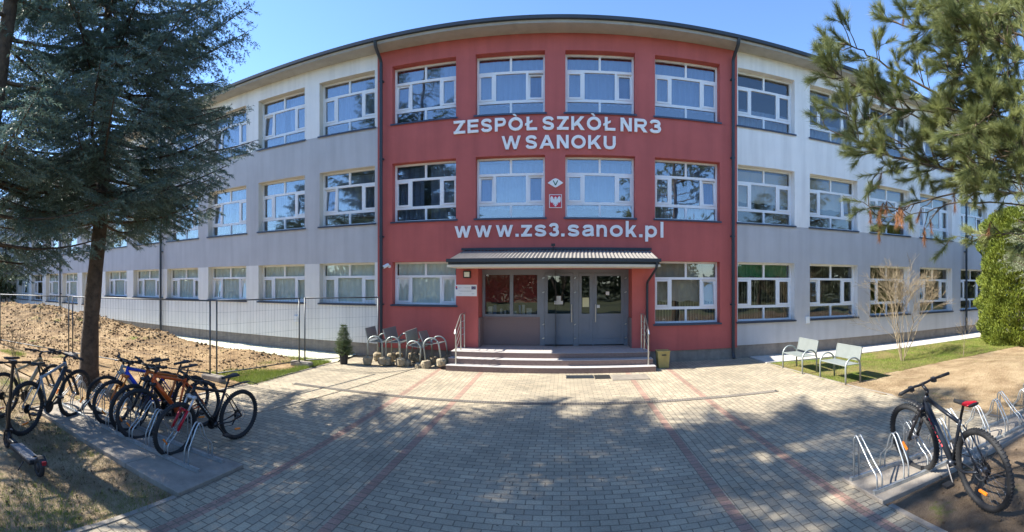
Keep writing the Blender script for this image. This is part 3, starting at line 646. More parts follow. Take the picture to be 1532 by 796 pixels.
# ================================================================== small things on the building
# emblems between the middle windows
e = thing('wall_emblem', (-.20, D, 4.97), 'grey diamond-shaped school emblem above the white eagle shield', 'emblem')
def flat(name, pts, y, t, mt, parent):
    m = MB(); n = len(pts); m.add([(x, y, z) for x, z in pts]+[(x, y-t, z) for x, z in pts], [tuple(range(n, 2*n))[::1]]+[(i, (i+1) % n, n+(i+1) % n, n+i) for i in range(n)])
    o = m.build(name, mt, parent)
    bm = bmesh.new(); bm.from_mesh(o.data); bmesh.ops.recalc_face_normals(bm, faces=bm.faces); bmesh.ops.triangulate(bm, faces=[f for f in bm.faces if len(f.verts) > 4]); bm.to_mesh(o.data); bm.free(); return o
flat('plate', [(-.215, 0), (-.06, .105), (0, .125), (.06, .105), (.215, 0), (.04, -.11), (0, -.125), (-.04, -.11)], -.005, .03, 'letter_grey', e)
flat('mark', [(-.075, .06), (-.05, .065), (.0, -.03), (.05, .065), (.075, .06), (.012, -.07), (-.012, -.07)], -.036, .006, 'emblem_green', e)
e = thing('eagle_shield', (-.20, D, 4.47), 'red square plaque with a white crowned eagle under the diamond emblem', 'emblem')
flat('frame', [(-.175, -.185), (.175, -.185), (.175, .185), (-.175, .185)], -.003, .02, 'white_plastic', e)
flat('plaque', [(-.155, -.165), (.155, -.165), (.155, .165), (-.155, .165)], -.0235, .006, 'flag_red', e)
half = [(0, .125), (.03, .10), (.035, .07), (.022, .05), (.05, .06), (.075, .12), (.12, .135), (.145, .08), (.14, .0), (.115, -.055), (.09, -.02), (.075, -.07), (.05, -.04), (.065, -.105), (.04, -.10), (.02, -.07), (.03, -.13), (0, -.15)]
flat('eagle', half+[(-x, z) for x, z in half[::-1]][1:-1], -.031, .008, 'white_plastic', e)
# camera, lamps, plates
c = thing('security_camera', (-5.0, D, 2.72), 'white bullet security camera on the red wall beside the left drainpipe', 'camera')
mt = Matrix.Rotation(math.radians(-35), 4, 'Z') @ Matrix.Rotation(math.radians(115), 4, 'X')
m = MB(); m.lathe([(.045, 0), (.05, .02), (.05, .18), (.042, .2)], (0, -.10, .05), 14, 0, mt); m.build('housing', 'white_plastic', c); m = MB(); m.lathe([(.036, .0), (.036, .012)], Vector((0, -.10, .05))+mt @ Vector((0, 0, .197)), 12, 0, mt); m.build('lens', 'black_plastic', c)
m = MB(); m.tube([(0, 0, 0), (0, -.08, .0), (0, -.11, .06)], .018, 8); m.lathe([(.045, 0), (.045, .02)], (0, 0, 0), 14, 0, Matrix.Rotation(PI/2, 4, 'X')); m.build('bracket', 'white_plastic', c)
c = thing('wall_lamp', (-2.66, D, 2.47), 'small square white wall lamp in a dark frame under the canopy', 'lamp')
m = MB(); m.box(-.105, .105, -.06, -.001, -.10, .10); bevel(m.build('housing', 'black_plastic', c), .008); m = MB(); m.box(-.075, .075, -.075, -.061, -.068, .068); bevel(m.build('diffuser', 'lamp_glass', c), .006)
c = thing('information_board', (-2.70, D, 2.02), 'white plate with a blue starred flag on the red wall left of the entrance', 'sign')
m = MB(); m.box(-.315, .315, -.02, -.001, -.16, .16); bevel(m.build('board', 'sign_white', c), .004)
m = MB(); m.box(.165, .285, -.023, -.0205, .03, .115); fl_ = m.build('flag', 'flag_blue', c)
m = MB()
for i in range(12):
    a = i*PI/6; x, z = .225+.028*math.cos(a), .0725+.028*math.sin(a); m.box(x-.004, x+.004, -.025, -.0235, z-.004, z+.004)
m.build('star_ring', 'flag_yellow', fl_)
m = MB(); m.box(-.285, -.245, -.023, -.0205, .07, .12, 0); m.box(-.285, -.24, -.023, -.0205, .03, .069, 1); m.build('flag', ['flag_red', 'flag_blue'], c)
for (a, b, z) in ((-.21, -.12, .085), (-.21, -.14, .065), (-.06, .12, .085), (-.02, .12, .068), (-.22, .22, -.01), (-.16, .16, -.028), (-.2, -.12, -.09), (.17, .25, -.085), (.18, .24, -.1)):
    x = a; m = MB()
    while x < b: m.box(x, min(x+.022, b), -.0222, -.0204, z-.004, z+.004); x += .028
    m.build('printed_line', 'print_grey', c)
for x, z, lb in ((-8.2-.1, 1.05, 'small white junction box on the wall behind the fence, left of the potted spruce'), (7.45, 1.05, 'small white junction box on the grey wall above the two benches')):
    m = MB(); m.box(-.07, .07, -.05, -.001, -.11, .11); bevel(tag(m.build('junction_box', 'white_plastic', None, loc=(x, D, z)), lb, 'box'), .008)
c = thing('roof_spotlight', (-.26, D-.25, 3.10), 'small dark spotlight standing on top of the canopy roof', 'lamp')
m = MB(); m.tube([(0, 0, -.04), (0, 0, .13)], .012, 6); m.build('post', 'black_metal', c); m = MB(); m.box(-.055, .055, -.03, .03, .12, .19); bevel(m.build('head', 'black_plastic', c), .006)
for x, z, w, h, mt_, lb in ((-.12, 1.78, .13, .15, 'paper_white', 'white paper notice stuck high on the left entrance door'), (-.12, 1.66, .25, .10, 'paper_white', 'wide white paper notice low on the left entrance door'),
                       (.665, 1.67, .19, .27, 'paper_yellow', 'yellow paper notice on the narrow middle door leaf'), (1.30, 1.93, .10, .10, 'paper_white', 'small white notice high on the right entrance door'), (1.03, 1.55, .09, .09, 'paper_white', 'small square sticker low on the right entrance door')):
    m = MB(); m.box(-w/2, w/2, -.002, 0, -h/2, h/2); tag(m.build('paper_notice', mt_, None, loc=(x, D+YD-.004, z)), lb, 'notice', 'paper notices on the entrance doors')
# handrails
def handrail(x, lb):
    t = thing('handrail', (x, D, 0), lb, 'handrail', 'handrails beside the entrance steps'); m = MB()
    a, b, c_ = (0, -1.12, .14), (0, -.55, .42), (0, -.10, .42)
    for p, q in ((a, 1.02), (b, 1.36), (c_, 1.36)): m = MB(); m.tube([p, (p[0], p[1], q)], .02, 8); m.build('post', 'stainless', t)
    m = MB(); m.tube(roundpath([(0, -1.22, .93), (0, -1.16, 1.02), (0, -.55, 1.38), (0, -.05, 1.38)], .06), .022, 10); m.build('top_rail', 'stainless', t)
    m = MB()
    for d in (.18, .36, .54): m.tube([(0, -1.12, 1.02-d), (0, -.55, 1.36-d), (0, -.10, 1.36-d)], .008, 6)
    m.build('infill_rod', 'stainless', t); return t
handrail(-2.72, 'stainless steel handrail at the left end of the entrance steps'); handrail(2.16, 'stainless steel handrail at the right end of the entrance steps')
t = thing('salt_bin', (2.62, 11.63, 0), 'yellowish square bin standing beside the right end of the steps', 'bin')
m = MB(); m.add([(-.14, -.13, 0), (.14, -.13, 0), (.14, .13, 0), (-.14, .13, 0), (-.165, -.15, .42), (.165, -.15, .42), (.165, .15, .42), (-.165, .15, .42)], [(0, 3, 2, 1), (0, 1, 5, 4), (1, 2, 6, 5), (2, 3, 7, 6), (3, 0, 4, 7)]); bevel(m.build('body', 'bin_yellow', t), .015)
m = MB(); m.box(-.175, .175, -.16, .16, .42, .455); bevel(m.build('lid', 'bin_yellow', t), .01); m = MB(); m.box(-.06, .06, -.162, -.15, .33, .36); m.build('handle', 'black_plastic', t)

# ================================================================== benches
def bench(name, loc, rot, lb, L=.95, group=None, dug=False):
    """steel bench, long axis along local y, sitter faces local -x"""
    t = thing(name, loc, lb, 'bench', group, rot=rot)
    for y in (0, L):
        m = MB(); m.tube([(0, y, -.02), (0, y, .36)]+arc((.21, y, .36), .21, PI, 0, 12)[1:]+[(.42, y, -.02)], .021, 10); m.build('arm_hoop', 'bench_steel', t, smooth=True)
    m = MB(); m.box(.03, .43, .03, L-.03, .405, .413)
    for x in (.02, .42): m.tube([(x, .02, .40), (x, L-.02, .40)], .014, 6)
    for i in range(9): m.box(.035+i*.043, .055+i*.043, .03, L-.03, .413, .418)
    m.build('seat', 'bench_steel', t)
    m = MB(); mt = Matrix.Translation((.42, 0, .44)) @ Matrix.Rotation(math.radians(14), 4, 'Y')
    m.box(-.004, .004, .03, L-.03, .03, .33, 0, mt)
    for i in range(11): m.box(-.008, -.004, .03, L-.03, .04+i*.026, .052+i*.026, 0, mt)
    m.box(-.012, .012, .02, L-.02, .325, .35, 0, mt); m.box(-.012, .012, .02, .045, -.04, .35, 0, mt); m.box(-.012, .012, L-.045, L-.02, -.04, .35, 0, mt)
    m.build('backrest', 'bench_steel', t)
    if dug:
        for k, (x, y) in enumerate(((0, 0), (.42, 0), (0, L), (.42, L))):
            rg = random.Random(hash((round(loc[0]*100), k)) % 999 if False else int(loc[0]*100)+k*7)
            m = MB(); h = rg.uniform(.20, .24); r0 = rg.uniform(.11, .14)
            m.lathe([(r0*.72, -h), (r0*.95, -h*.8), (r0*1.02, -h*.35), (r0*.98, -.03), (r0*.6, .0)], (x, y, .02), 12)
            m.v = [(a+rg.uniform(-.012, .012), b+rg.uniform(-.012, .012), c+rg.uniform(-.01, .01)) for a, b, c in m.v]
            m.build('concrete_footing', 'earthy_concrete', t, smooth=False)
    return t
bench('metal_bench', (5.58, 9.50, .0), (0, 0, math.radians(2)), 'grey perforated metal bench by the lawn edge, nearer the wall', group='metal benches on the lawn edge')
bench('metal_bench', (5.78, 7.98, .0), (0, 0, math.radians(3)), 'grey perforated metal bench by the lawn edge, nearer the spoil and the racks', group='metal benches on the lawn edge')
DG = 'dug-up benches by the red wall'
def dugbench(px, base, rz, tx, ty, lb, L=.75, dx=0):
    p = at(px, base); p.z = .20
    b = bench('metal_bench', (p.x-.21+dx, p.y, .22), (math.radians(tx), math.radians(ty), math.radians(rz)), lb, L, DG, True)
    # mirror so the backrest is on the left, sitters facing right
    for ch in b.children: pass
    b.scale = (-1, 1, 1); b.location.x += .42
    return b
dugbench(561, 547, 2, 0, 0, 'dug-up bench with footings next to the drainpipe, leftmost of the heap')
dugbench(588, 548, -5, 1, -2, 'dug-up bench with clay-crusted footings standing second from the drainpipe', L=.8)
dugbench(617, 549, -8, 4, 6, 'dug-up bench sunk lowest and tilted in the middle of the heap', L=.7).location.z = .10
dugbench(648, 551, 2, -3, -9, 'dug-up bench tilted upwards beside the left handrail', L=.8).location.z = .25
rg = random.Random(3)
for i in range(9):
    p = at(585+i*11, 547+rg.uniform(-1, 3)); m = MB(); s_ = rg.uniform(.05, .10)
    bm = bmesh.new(); bmesh.ops.create_icosphere(bm, subdivisions=2, radius=s_)
    for v in bm.verts: v.co *= rg.uniform(.75, 1.15); v.co.z *= .6
    me = bpy.data.meshes.new('stone'); bm.to_mesh(me); bm.free(); me.materials.append(M['earthy_concrete']); o = bpy.data.objects.new('clay_lump', me); COL.objects.link(o); o.location = (p.x, p.y-.1+rg.uniform(0, .4), s_*.4)
    tag(o, '%s clay lump under the dug-up benches, %s' % ('larger' if s_ > .075 else 'small', ['first from the drainpipe side', 'second from the drainpipe side', 'third from the drainpipe side', 'fourth from the drainpipe side', 'in the middle of the row', 'fourth from the handrail side', 'third from the handrail side', 'second from the handrail side', 'closest to the handrail'][i]), 'clay lump', 'clay lumps under the dug-up benches')

# ================================================================== racks
def rack(x0, x1, lb, flip=0, step=.38):
    yn, yf = 3.58, 3.98
    t = thing('bicycle_rack', (x0, yn, .035), lb, 'bicycle rack', 'galvanised bicycle racks'); W_ = yf-yn; L = x1-x0
    for y in (0, W_):
        m = MB(); m.box(0, L, y-.02, y+.02, .0, .04); m.build('rail', 'galvanised', t)
    n = int(L/step); k = 0
    for i in range(n+1):
        x = .08+i*step
        if x > L-.08: break
        m = MB(); hi = (i+flip) % 2 == 0
        for dx in (-.035, .035):
            if hi: pts = [(x+dx, 0, .03), (x+dx, 0, .20), (x+dx*.8, .15, .46), (x+dx*.8, .20, .50), (x+dx*.8, .245, .44), (x+dx, .28, .30), (x+dx, W_, .20), (x+dx, W_, .03)]
            else: pts = [(x+dx, W_, .03), (x+dx, W_, .46), (x+dx*.8, W_-.03, .51), (x+dx*.8, W_-.07, .47), (x+dx, W_-.30, .24), (x+dx, 0, .17), (x+dx, 0, .03)]
            m.tube(roundpath(pts, .05, 3), .009, 7)
        if hi: m.tube([(x-.035, .22, .475), (x+.035, .22, .475)], .008, 6)
        m.build('wheel_holder', 'galvanised', t, smooth=True)
    return t
rack(-5.55, -3.74, 'long galvanised wheel rack on a slab, its near half holding the red-forked and orange bikes')
rack(-7.30, -5.57, 'galvanised wheel rack on the same slab, far half beside the spruce', 1)
rack(2.95, 5.25, 'galvanised wheel rack holding the single black and red bike', 1)
rack(5.30, 7.9, 'empty galvanised wheel rack on the slab behind the black and red bike', 0)

# ================================================================== bicycles
PAINT = {}
def paint(c, rough=.3, metal=.2):
    k = tuple(c)
    if k not in PAINT: PAINT[k] = mat('frame_paint_%d' % len(PAINT), c, rough, metal, var=.05, vscale=5).name
    return PAINT[k]
def bicycle(rear, front, lb, frame, frame2=None, fork=None, lean=0, R=.35, steer=0, guard_f=False, guard_r=False, saddle2=None, group='bicycles parked in the racks', stays=None, reflect=True, hs=0, lowers=None, name='bicycle', stand=False):
    rear, front = Vector(rear+(0,)), Vector(front+(0,)); d = front-rear; wb = 1.08; sc = d.length/wb
    sc = max(.9, min(1.1, sc)); frame2 = frame2 or frame; fork = fork or frame
    t = thing(name, rear, lb, 'bicycle', group, rot=(0, 0, 0)); t.scale = (sc,)*3; rz = math.atan2(d.y, d.x)
    t.rotation_euler = (Matrix.Rotation(rz, 4, 'Z') @ Matrix.Rotation(math.radians(lean), 4, 'X')).to_euler()
    P1, P2, PF = paint(frame), paint(frame2), paint(fork)
    BB, ST, HT, HB, RA, FA = (.44, 0, .30), (.27, 0, .76), (.79, 0, .88), (.835, 0, .77), (0, 0, R), (wb, 0, R)
    m = MB(); V = Vector
    m.tube([BB, ST], .018, 10); m.tube([V(ST)+V((.01, 0, -.04)), V(HT)+V((.005, 0, -.03))], [.019, .023], 10); m.tube([HT, HB], .026, 12)
    m.tube([V(HB)+V((-.005, 0, .03)), BB], [.036, .031], 12, 1); m.lathe([(.035, -.045), (.035, .045)], BB, 12, 1, Matrix.Rotation(PI/2, 4, 'X'))
    for s in (-1, 1):
        m.tube([V(BB)+V((-.02, s*.03, 0)), (.2, s*.055, .30), (0, s*.06, R)], .010, 7, 1); m.tube([V(ST)+V((0, s*.02, -.06)), (.18, s*.05, .60), (0, s*.06, R)], .009, 7)
    m.build('frame', [P1, P2], t, smooth=True)
    for sd in ((-1, 1) if stays else ()):   # contrasting stripes along the down tube
        m = MB(); a, b = V(HB), V(BB)
        for i in range(7):
            p = a.lerp(b, .25+i*.075); q = a.lerp(b, .25+i*.075+.045)
            m.tube([p+V((0, sd*.030, .012)), q+V((0, sd*.030, .012))], .0085, 5)
        m.build('decal_stripe', paint(stays), t)
    # front end turned by steer about the head tube
    def wheel(cx, par, spin):
        w = bpy.data.objects.new('wheel', None); 
        m = MB(); m.torus(R-.045, .011, 'Y', (0, 0, 0), 40, 6, 0, 1.1); m.lathe([(.022, -.04), (.028, -.035), (.016, -.02), (.016, .02), (.028, .035), (.022, .04)], (0, 0, 0), 12, 1, Matrix.Rotation(PI/2, 4, 'X'))
        for i in range(24):
            a = 2*PI*i/24+spin; b = a+(.9 if i % 2 else -.9); s = .03*(1 if (i//2) % 2 else -1)
            m.tube([(.024*math.cos(b), s, .024*math.sin(b)), ((R-.05)*math.cos(a), 0, (R-.05)*math.sin(a))], .0016, 3, 1, cap=False)
        o = m.build('wheel', ['black_metal', 'spoke_steel'], par, smooth=True); o.location = (cx[0], cx[1], cx[2])
        m = MB(); m.torus(R-.029, .029, 'Y', (0, 0, 0), 48, 10)
        for i in range(64):
            a = 2*PI*i/64; c_, s_ = math.cos(a), math.sin(a); mt = Matrix.Rotation(-a, 4, 'Y'); m.box(R-.006, R+.002, -.02, .02, -.006, .006, 0, mt)
        m.build('tyre', 'black_rubber', o, smooth=True)
        m = MB(); m.torus(.075, .006, 'Y', (0, .045, 0), 24, 4, 0, .3); m.build('brake_disc', 'spoke_steel', o)
        if reflect:
            a = spin+1.2; m = MB(); mt = Matrix.Rotation(-a, 4, 'Y'); m.box(R*.55, R*.55+.022, -.012, .012, -.05, .05, 0, mt); bevel(m.build('reflector', 'orange_reflector', o), .004)
        return o
    wheel((0, 0, R), t, 3.6)
    axis = (V(HT)-V(HB)).normalized(); Rm = Matrix.Translation(V(HB)) @ Matrix.Rotation(math.radians(steer), 4, axis) @ Matrix.Translation(-V(HB))
    fw = wheel((wb, 0, R), t, 4.4); fw.matrix_local = Rm @ Matrix.Translation((wb, 0, R))
    def front_part(m, n, mt_, smooth=True):
        m.v = [tuple(Rm @ V(v)) for v in m.v]; return m.build(n, mt_, t, smooth=smooth)
    cr = V(HB)+V((.012, 0, -.03)); lw = paint(lowers) if lowers else PF
    m = MB(); m.box(cr.x-.03, cr.x+.03, -.075, .075, cr.z-.018, cr.z+.018)
    for s in (-1, 1):
        mid = cr.lerp(V(FA), .45); m.tube([cr+V((0, s*.06, 0)), mid+V((0, s*.06, 0))], .014, 8); m.tube([mid+V((0, s*.06, .03)), V(FA)+V((.01, s*.06, 0))], [.021, .018], 8, 1)
    m.tube([cr.lerp(V(FA), .42)+V((.035, -.06, .02)), cr.lerp(V(FA), .40)+V((.06, 0, .03)), cr.lerp(V(FA), .42)+V((.035, .06, .02))], .013, 7, 1)
    m.lathe([(.014, -.075), (.014, .075)], FA, 8, 0, Matrix.Rotation(PI/2, 4, 'X')); front_part(m, 'fork', [PF, lw])
    st = V(HT)+V((-.015, 0, .05)); hb = st+V((.07, 0, .035+hs))
    m = MB(); m.tube([V(HT), st], .02, 8); m.tube([st, hb], .017, 8)
    m.tube(roundpath([hb+V((-.06, -.34, .02)), hb+V((-.02, -.12, .018)), hb+V((0, -.05, 0)), hb+V((0, .05, 0)), hb+V((-.02, .12, .018)), hb+V((-.06, .34, .02))], .04), .0135, 8)
    hbo = front_part(m, 'handlebar', 'black_metal')
    for s in (-1, 1):
        m = MB(); m.tube([hb+V((-.043, s*.22, .0195)), hb+V((-.062, s*.345, .0203))], .018, 8); m.v = [tuple(Rm @ V(v)) for v in m.v]; m.build('grip', 'black_rubber', hbo, smooth=True)
        m = MB(); m.tube([hb+V((-.02, s*.17, .01)), hb+V((.035, s*.20, -.01)), hb+V((.02, s*.30, -.02))], .008, 6); m.box(hb.x-.04, hb.x+.01, hb.y+s*.16-.02, hb.y+s*.16+.02, hb.z-.02, hb.z+.03); m.v = [tuple(Rm @ V(v)) for v in m.v]; m.build('brake_lever', 'black_plastic', hbo)
    m = MB(); 
    for s in (-1, 1): m.tube([hb+V((.02, s*.15, .0)), hb+V((.12, s*.08, -.03)), hb+V((.10, s*.03, -.12)), cr+V((.03, s*.05, .02)), V(FA)+V((-.02, s*.075, .12))], .003, 5)
    front_part(m, 'brake_cable', 'black_plastic')
    # saddle on its post
    m = MB(); m.tube([V(ST), V(ST)+V((-.055, 0, .14))], .0135, 8); sp = m.build('seat_post', 'black_metal', t)
    top = V(ST)+V((-.06, 0, .155)); m = MB(); secs = [(-.14, .068, .02), (-.10, .076, .022), (-.03, .05, .012), (.06, .026, .006), (.13, .018, .002)]
    for i, (x, w, dz) in enumerate(secs):
        for q in range(8):
            a = 2*PI*q/8; m.v.append((top.x+x, w*math.cos(a), top.z+dz+.02*math.sin(a)*(1 if math.sin(a) > 0 else .9)))
        if i:
            for q in range(8): m.f.append(((i-1)*8+q, (i-1)*8+(q+1) % 8, i*8+(q+1) % 8, i*8+q)); m.m.append(1 if (saddle2 and i <= 2) else 0)
    m.f += [tuple(reversed(range(8))), tuple(range(32, 40))]; m.m += [0, 0]
    m.build('saddle', ['black_plastic', paint(saddle2) if saddle2 else 'black_plastic'], t, smooth=True)
    # drivetrain
    c_ = V(BB)+V((0, -.05, 0)); m = MB(); m.lathe([(.085, -.003), (.085, .003)], c_, 24, 0, Matrix.Rotation(PI/2, 4, 'X'))
    ca = .9; v1 = V((math.cos(ca), 0, math.sin(ca)))*.17
    m.tube([c_, c_+v1+V((0, -.03, 0))], .011, 7); m.tube([V(BB)+V((0, .06, 0)), V(BB)-v1+V((0, .09, 0))], .011, 7); co = m.build('crankset', 'black_metal', t, smooth=False)
    for p, s in ((c_+v1+V((0, -.09, 0)), -1), (V(BB)-v1+V((0, .145, 0)), 1)):
        m = MB(); m.box(p.x-.04, p.x+.04, p.y-.045, p.y+.045, p.z-.012, p.z+.012); m.build('pedal', 'black_plastic', co)
    m = MB()
    for i, r_ in enumerate((.065, .052, .04, .03)): m.lathe([(r_, -.002), (r_, .002)], (0, -.035-.007*i, R), 18, 0, Matrix.Rotation(PI/2, 4, 'X'))
    m.tube([(0, -.06, R-.03), (.02, -.065, R-.09), (.06, -.065, R-.16)], .013, 6); m.build('cassette', 'black_metal', t)
    m = MB(); m.tube([c_+V((0, 0, .083)), (0, -.05, R+.05)], .004, 5); m.tube([c_+V((0, 0, -.083)), (.06, -.06, R-.16), (0, -.05, R-.05)], .004, 5); m.build('chain', 'black_metal', t)
    if guard_f:
        m = MB(); cx = V(FA)
        for i in range(8):
            a0 = math.radians(78+i*6); a1 = math.radians(78+(i+1)*6); r_ = R+.045
            m.quad(cx+V((r_*math.cos(a0), -.035, r_*math.sin(a0))), cx+V((r_*math.cos(a1), -.035, r_*math.sin(a1))), cx+V((r_*math.cos(a1), .035, r_*math.sin(a1))), cx+V((r_*math.cos(a0), .035, r_*math.sin(a0))))
        o = front_part(m, 'mudguard', 'black_plastic'); s_ = o.modifiers.new('solid', 'SOLIDIFY'); s_.thickness = .006
    if guard_r:
        m = MB(); pts = [V(ST)+V((-.04, 0, .02)), V((.12, 0, .78)), V((-.02, 0, .80)), V((-.16, 0, .80)), V((-.26, 0, .765)), V((-.33, 0, .73))]
        for i in range(1, 5): m.quad(pts[i]+V((0, -.03, 0)), pts[i+1]+V((0, -.025, 0)), pts[i+1]+V((0, .025, 0)), pts[i]+V((0, .03, 0)))
        m.tube(pts[:2], .012, 6); o = m.build('mudguard', 'black_plastic', t); s_ = o.modifiers.new('solid', 'SOLIDIFY'); s_.thickness = .006
    return t
BK = (.018, .018, .022)
bicycle((-4.24, 4.83), (-4.38, 3.76), 'black and orange bike with a red and white fork, nearest the rack end', BK, BK, (.6, .6, .6), lean=-4, stays=(.7, .68, .62), guard_r=True, lowers=(.50, .012, .03), steer=6)
bicycle((-4.98, 4.86), (-5.13, 3.77), 'orange framed bike with black fork in the rack beside the red-forked one', (.62, .10, .012), (.62, .10, .012), BK, lean=5, steer=-4)
bicycle((-5.36, 4.95), (-5.50, 3.84), 'dark orange and black bike between the orange and the blue framed bikes', (.50, .13, .02), BK, BK, lean=-3, steer=7)
bicycle((-5.72, 4.88), (-5.88, 3.80), 'blue framed bike with orange fork standing in the rack', (.015, .05, .42), (.015, .06, .5), (.75, .2, .02), lean=3, steer=5, lowers=(.75, .2, .02))
bicycle((-6.20, 5.02), (-6.42, 4.00), 'silver grey framed bike with a bell between the blue bike and the spruce', (.40, .40, .37), None, (.38, .38, .36), lean=-6, steer=-8, hs=.03)
bicycle((-6.12, 2.42), (-6.62, 3.50), 'grey and black mountain bike with wide tyres behind the scooter', (.30, .33, .36), (.05, .055, .06), BK, lean=4, R=.36, steer=-6)
bicycle((-7.02, 2.36), (-7.36, 3.44), 'sand coloured bike furthest left, behind the grey mountain bike', (.42, .31, .17), (.42, .31, .17), BK, lean=3, R=.36, steer=8)
bicycle((3.54, 2.60), (3.77, 3.80), 'black mountain bike with red trim and red saddle, alone in its rack', (.02, .025, .035), (.02, .025, .035), BK, lean=-5, R=.365, steer=10, guard_f=True, saddle2=(.55, .01, .02), stays=(.5, .012, .02), hs=.02)

# ================================================================== electric scooter
t = thing('electric_scooter', (-4.72, 2.05, 0), 'black electric kick scooter with a grey deck on the dry verge', 'scooter', rot=(math.radians(3), 0, math.radians(182)))
V = Vector
m = MB(); m.box(.10, .72, -.085, .085, .10, .15); m.box(.72, .92, -.04, .04, .12, .17, 0); bevel(m.build('deck', 'black_plastic', t), .015)
m = MB(); m.box(.12, .70, -.078, .078, .1505, .156); m.build('grip_mat', mat('grip_grey', (.20, .20, .205), .9, var=.15, vscale=30, bump=.4, bscale=200).name, t)
for x in (0, 1.0):
    m = MB(); m.torus(.078, .03, 'Y', (0, 0, 0), 28, 8); m.lathe([(.05, -.025), (.05, .025)], (0, 0, 0), 16, 0, Matrix.Rotation(PI/2, 4, 'X')); o = m.build('wheel', 'black_rubber', t, smooth=True); o.location = (x, 0, .11)
m = MB()
for i in range(6):
    a0, a1 = math.radians(40+i*20), math.radians(60+i*20); m.quad((.125*math.cos(a0), -.045, .11+.125*math.sin(a0)), (.125*math.cos(a1), -.045, .11+.125*math.sin(a1)), (.125*math.cos(a1), .045, .11+.125*math.sin(a1)), (.125*math.cos(a0), .045, .11+.125*math.sin(a0)))
o = m.build('fender', 'black_plastic', t); o.modifiers.new('s', 'SOLIDIFY').thickness = .008
m = MB(); m.box(-.12, -.10, -.025, .025, .17, .21); m.build('tail_lamp', mat('lamp_red', (.28, .01, .02), .3).name, t)
m = MB(); m.tube([(.90, 0, .16), (1.0, 0, .24), (.93, 0, 1.14)], [.03, .028, .022], 10); m.tube([(1.0, -.05, .11), (.985, -.05, .24)], .012, 6); m.tube([(1.0, .05, .11), (.985, .05, .24)], .012, 6); m.box(.96, 1.02, -.06, .06, .225, .25); m.build('stem', 'black_metal', t, smooth=False)
m = MB(); m.tube([(.95, -.25, 1.15), (.935, 0, 1.16), (.95, .25, 1.15)], .013, 8); m.box(.89, .99, -.045, .045, 1.14, 1.185); hb_ = m.build('handlebar', 'black_metal', t)
for s_ in (-1, 1): m = MB(); m.tube([(.945, s_*.14, 1.153), (.952, s_*.27, 1.15)], .019, 8); m.build('grip', 'black_rubber', hb_, smooth=True)
m = MB(); m.tube([(.25, .09, .10), (.22, .17, .01)], .008, 6); m.build('kickstand', 'black_metal', t)

# ================================================================== temporary fence
def fence(a, b, lb, foot_a=True):
    a, b = V(a+(0,)), V(b+(0,)); L = (b-a).length; t = thing('temporary_fence', a, lb, 'fence', 'mesh fence panels round the building site', rz=math.atan2((b-a).y, (b-a).x)); H = 1.84
    m = MB()
    for x in (.03, L-.03): m.tube([(x, 0, .02), (x, 0, H)], .02, 8)
    m.tube([(.03, 0, H-.02), (L-.03, 0, H-.02)], .017, 8); m.tube([(.03, 0, .16), (L-.03, 0, .16)], .015, 8); m.build('frame', 'fence_grey', t, smooth=True)
    m = MB(); n = int(L/.10)
    for i in range(1, n): x = .03+(L-.06)*i/n; m.tube([(x, .0, .16), (x, 0, H-.02)], .0021, 3, cap=False)
    for i in range(1, 6): z = .16+i*(H-.18)/6; m.tube([(.03, .004, z), (L-.03, .004, z)], .0021, 3, cap=False)
    m.build('wire_mesh', 'fence_grey', t); return t
fps = [(-27.5, 4.6), (-19.6, 4.9), (-15.8, 5.25), (-12.0, 6.25), (-7.17, 7.33), (-6.6, 10.1), (-5.12, 12.0)]
fl = ['mesh fence panel furthest left along the spoil heap', 'mesh fence panel in front of the middle of the spoil heap', 'mesh fence panel left of the spruce trunk with its paired posts', 'long mesh fence panel behind the spruce trunk and the bikes', 'mesh fence panel edging the paving between the two concrete feet', 'short mesh fence panel reaching the red wall by the drainpipe']
for i in range(6):
    a, b = V(fps[i]+(0,)), V(fps[i+1]+(0,)); d = (b-a).normalized()*.06
    fence((a.x+d.x, a.y+d.y), (b.x-d.x, b.y-d.y), fl[i])
for i, lb in ((3, 'concrete foot under the paired fence posts left of the spruce trunk'), (4, 'concrete foot under the fence posts beside the black and orange bike'), (5, 'concrete foot under the fence posts near the potted spruce')):
    m = MB(); m.box(-.30, .30, -.11, .11, -.02, .12); bevel(tag(m.build('ballast_block', 'concrete', None, loc=(fps[i][0], fps[i][1], .02)), lb, 'concrete block', 'concrete feet of the fence'), .03)
# ================================================================== vegetation
def prisms(P0, P1, r0, r1, n=3):
    """vectorised thin tapered sticks"""
    P0 = np.asarray(P0, float); P1 = np.asarray(P1, float); N = len(P0); r0 = np.broadcast_to(np.asarray(r0, float), (N,)); r1 = np.broadcast_to(np.asarray(r1, float), (N,))
    T = P1-P0; T /= np.maximum(np.linalg.norm(T, axis=1, keepdims=True), 1e-9)
    A = np.where(np.abs(T[:, 2:3]) < .9, [[0, 0, 1.]], [[1., 0, 0]]); U = np.cross(T, A); U /= np.linalg.norm(U, axis=1, keepdims=True); Wv = np.cross(T, U)
    V_ = np.zeros((N, 2*n, 3))
    for j in range(n):
        a = 2*PI*j/n; o = U*math.cos(a)+Wv*math.sin(a); V_[:, j] = P0+o*r0[:, None]; V_[:, n+j] = P1+o*r1[:, None]
    base = (np.arange(N)*2*n)[:, None]; F = []
    for j in range(n): F.append(base+np.array([[j, (j+1) % n, n+(j+1) % n, n+j]]))
    return V_.reshape(-1, 3), np.stack(F, 1).reshape(-1, 4)
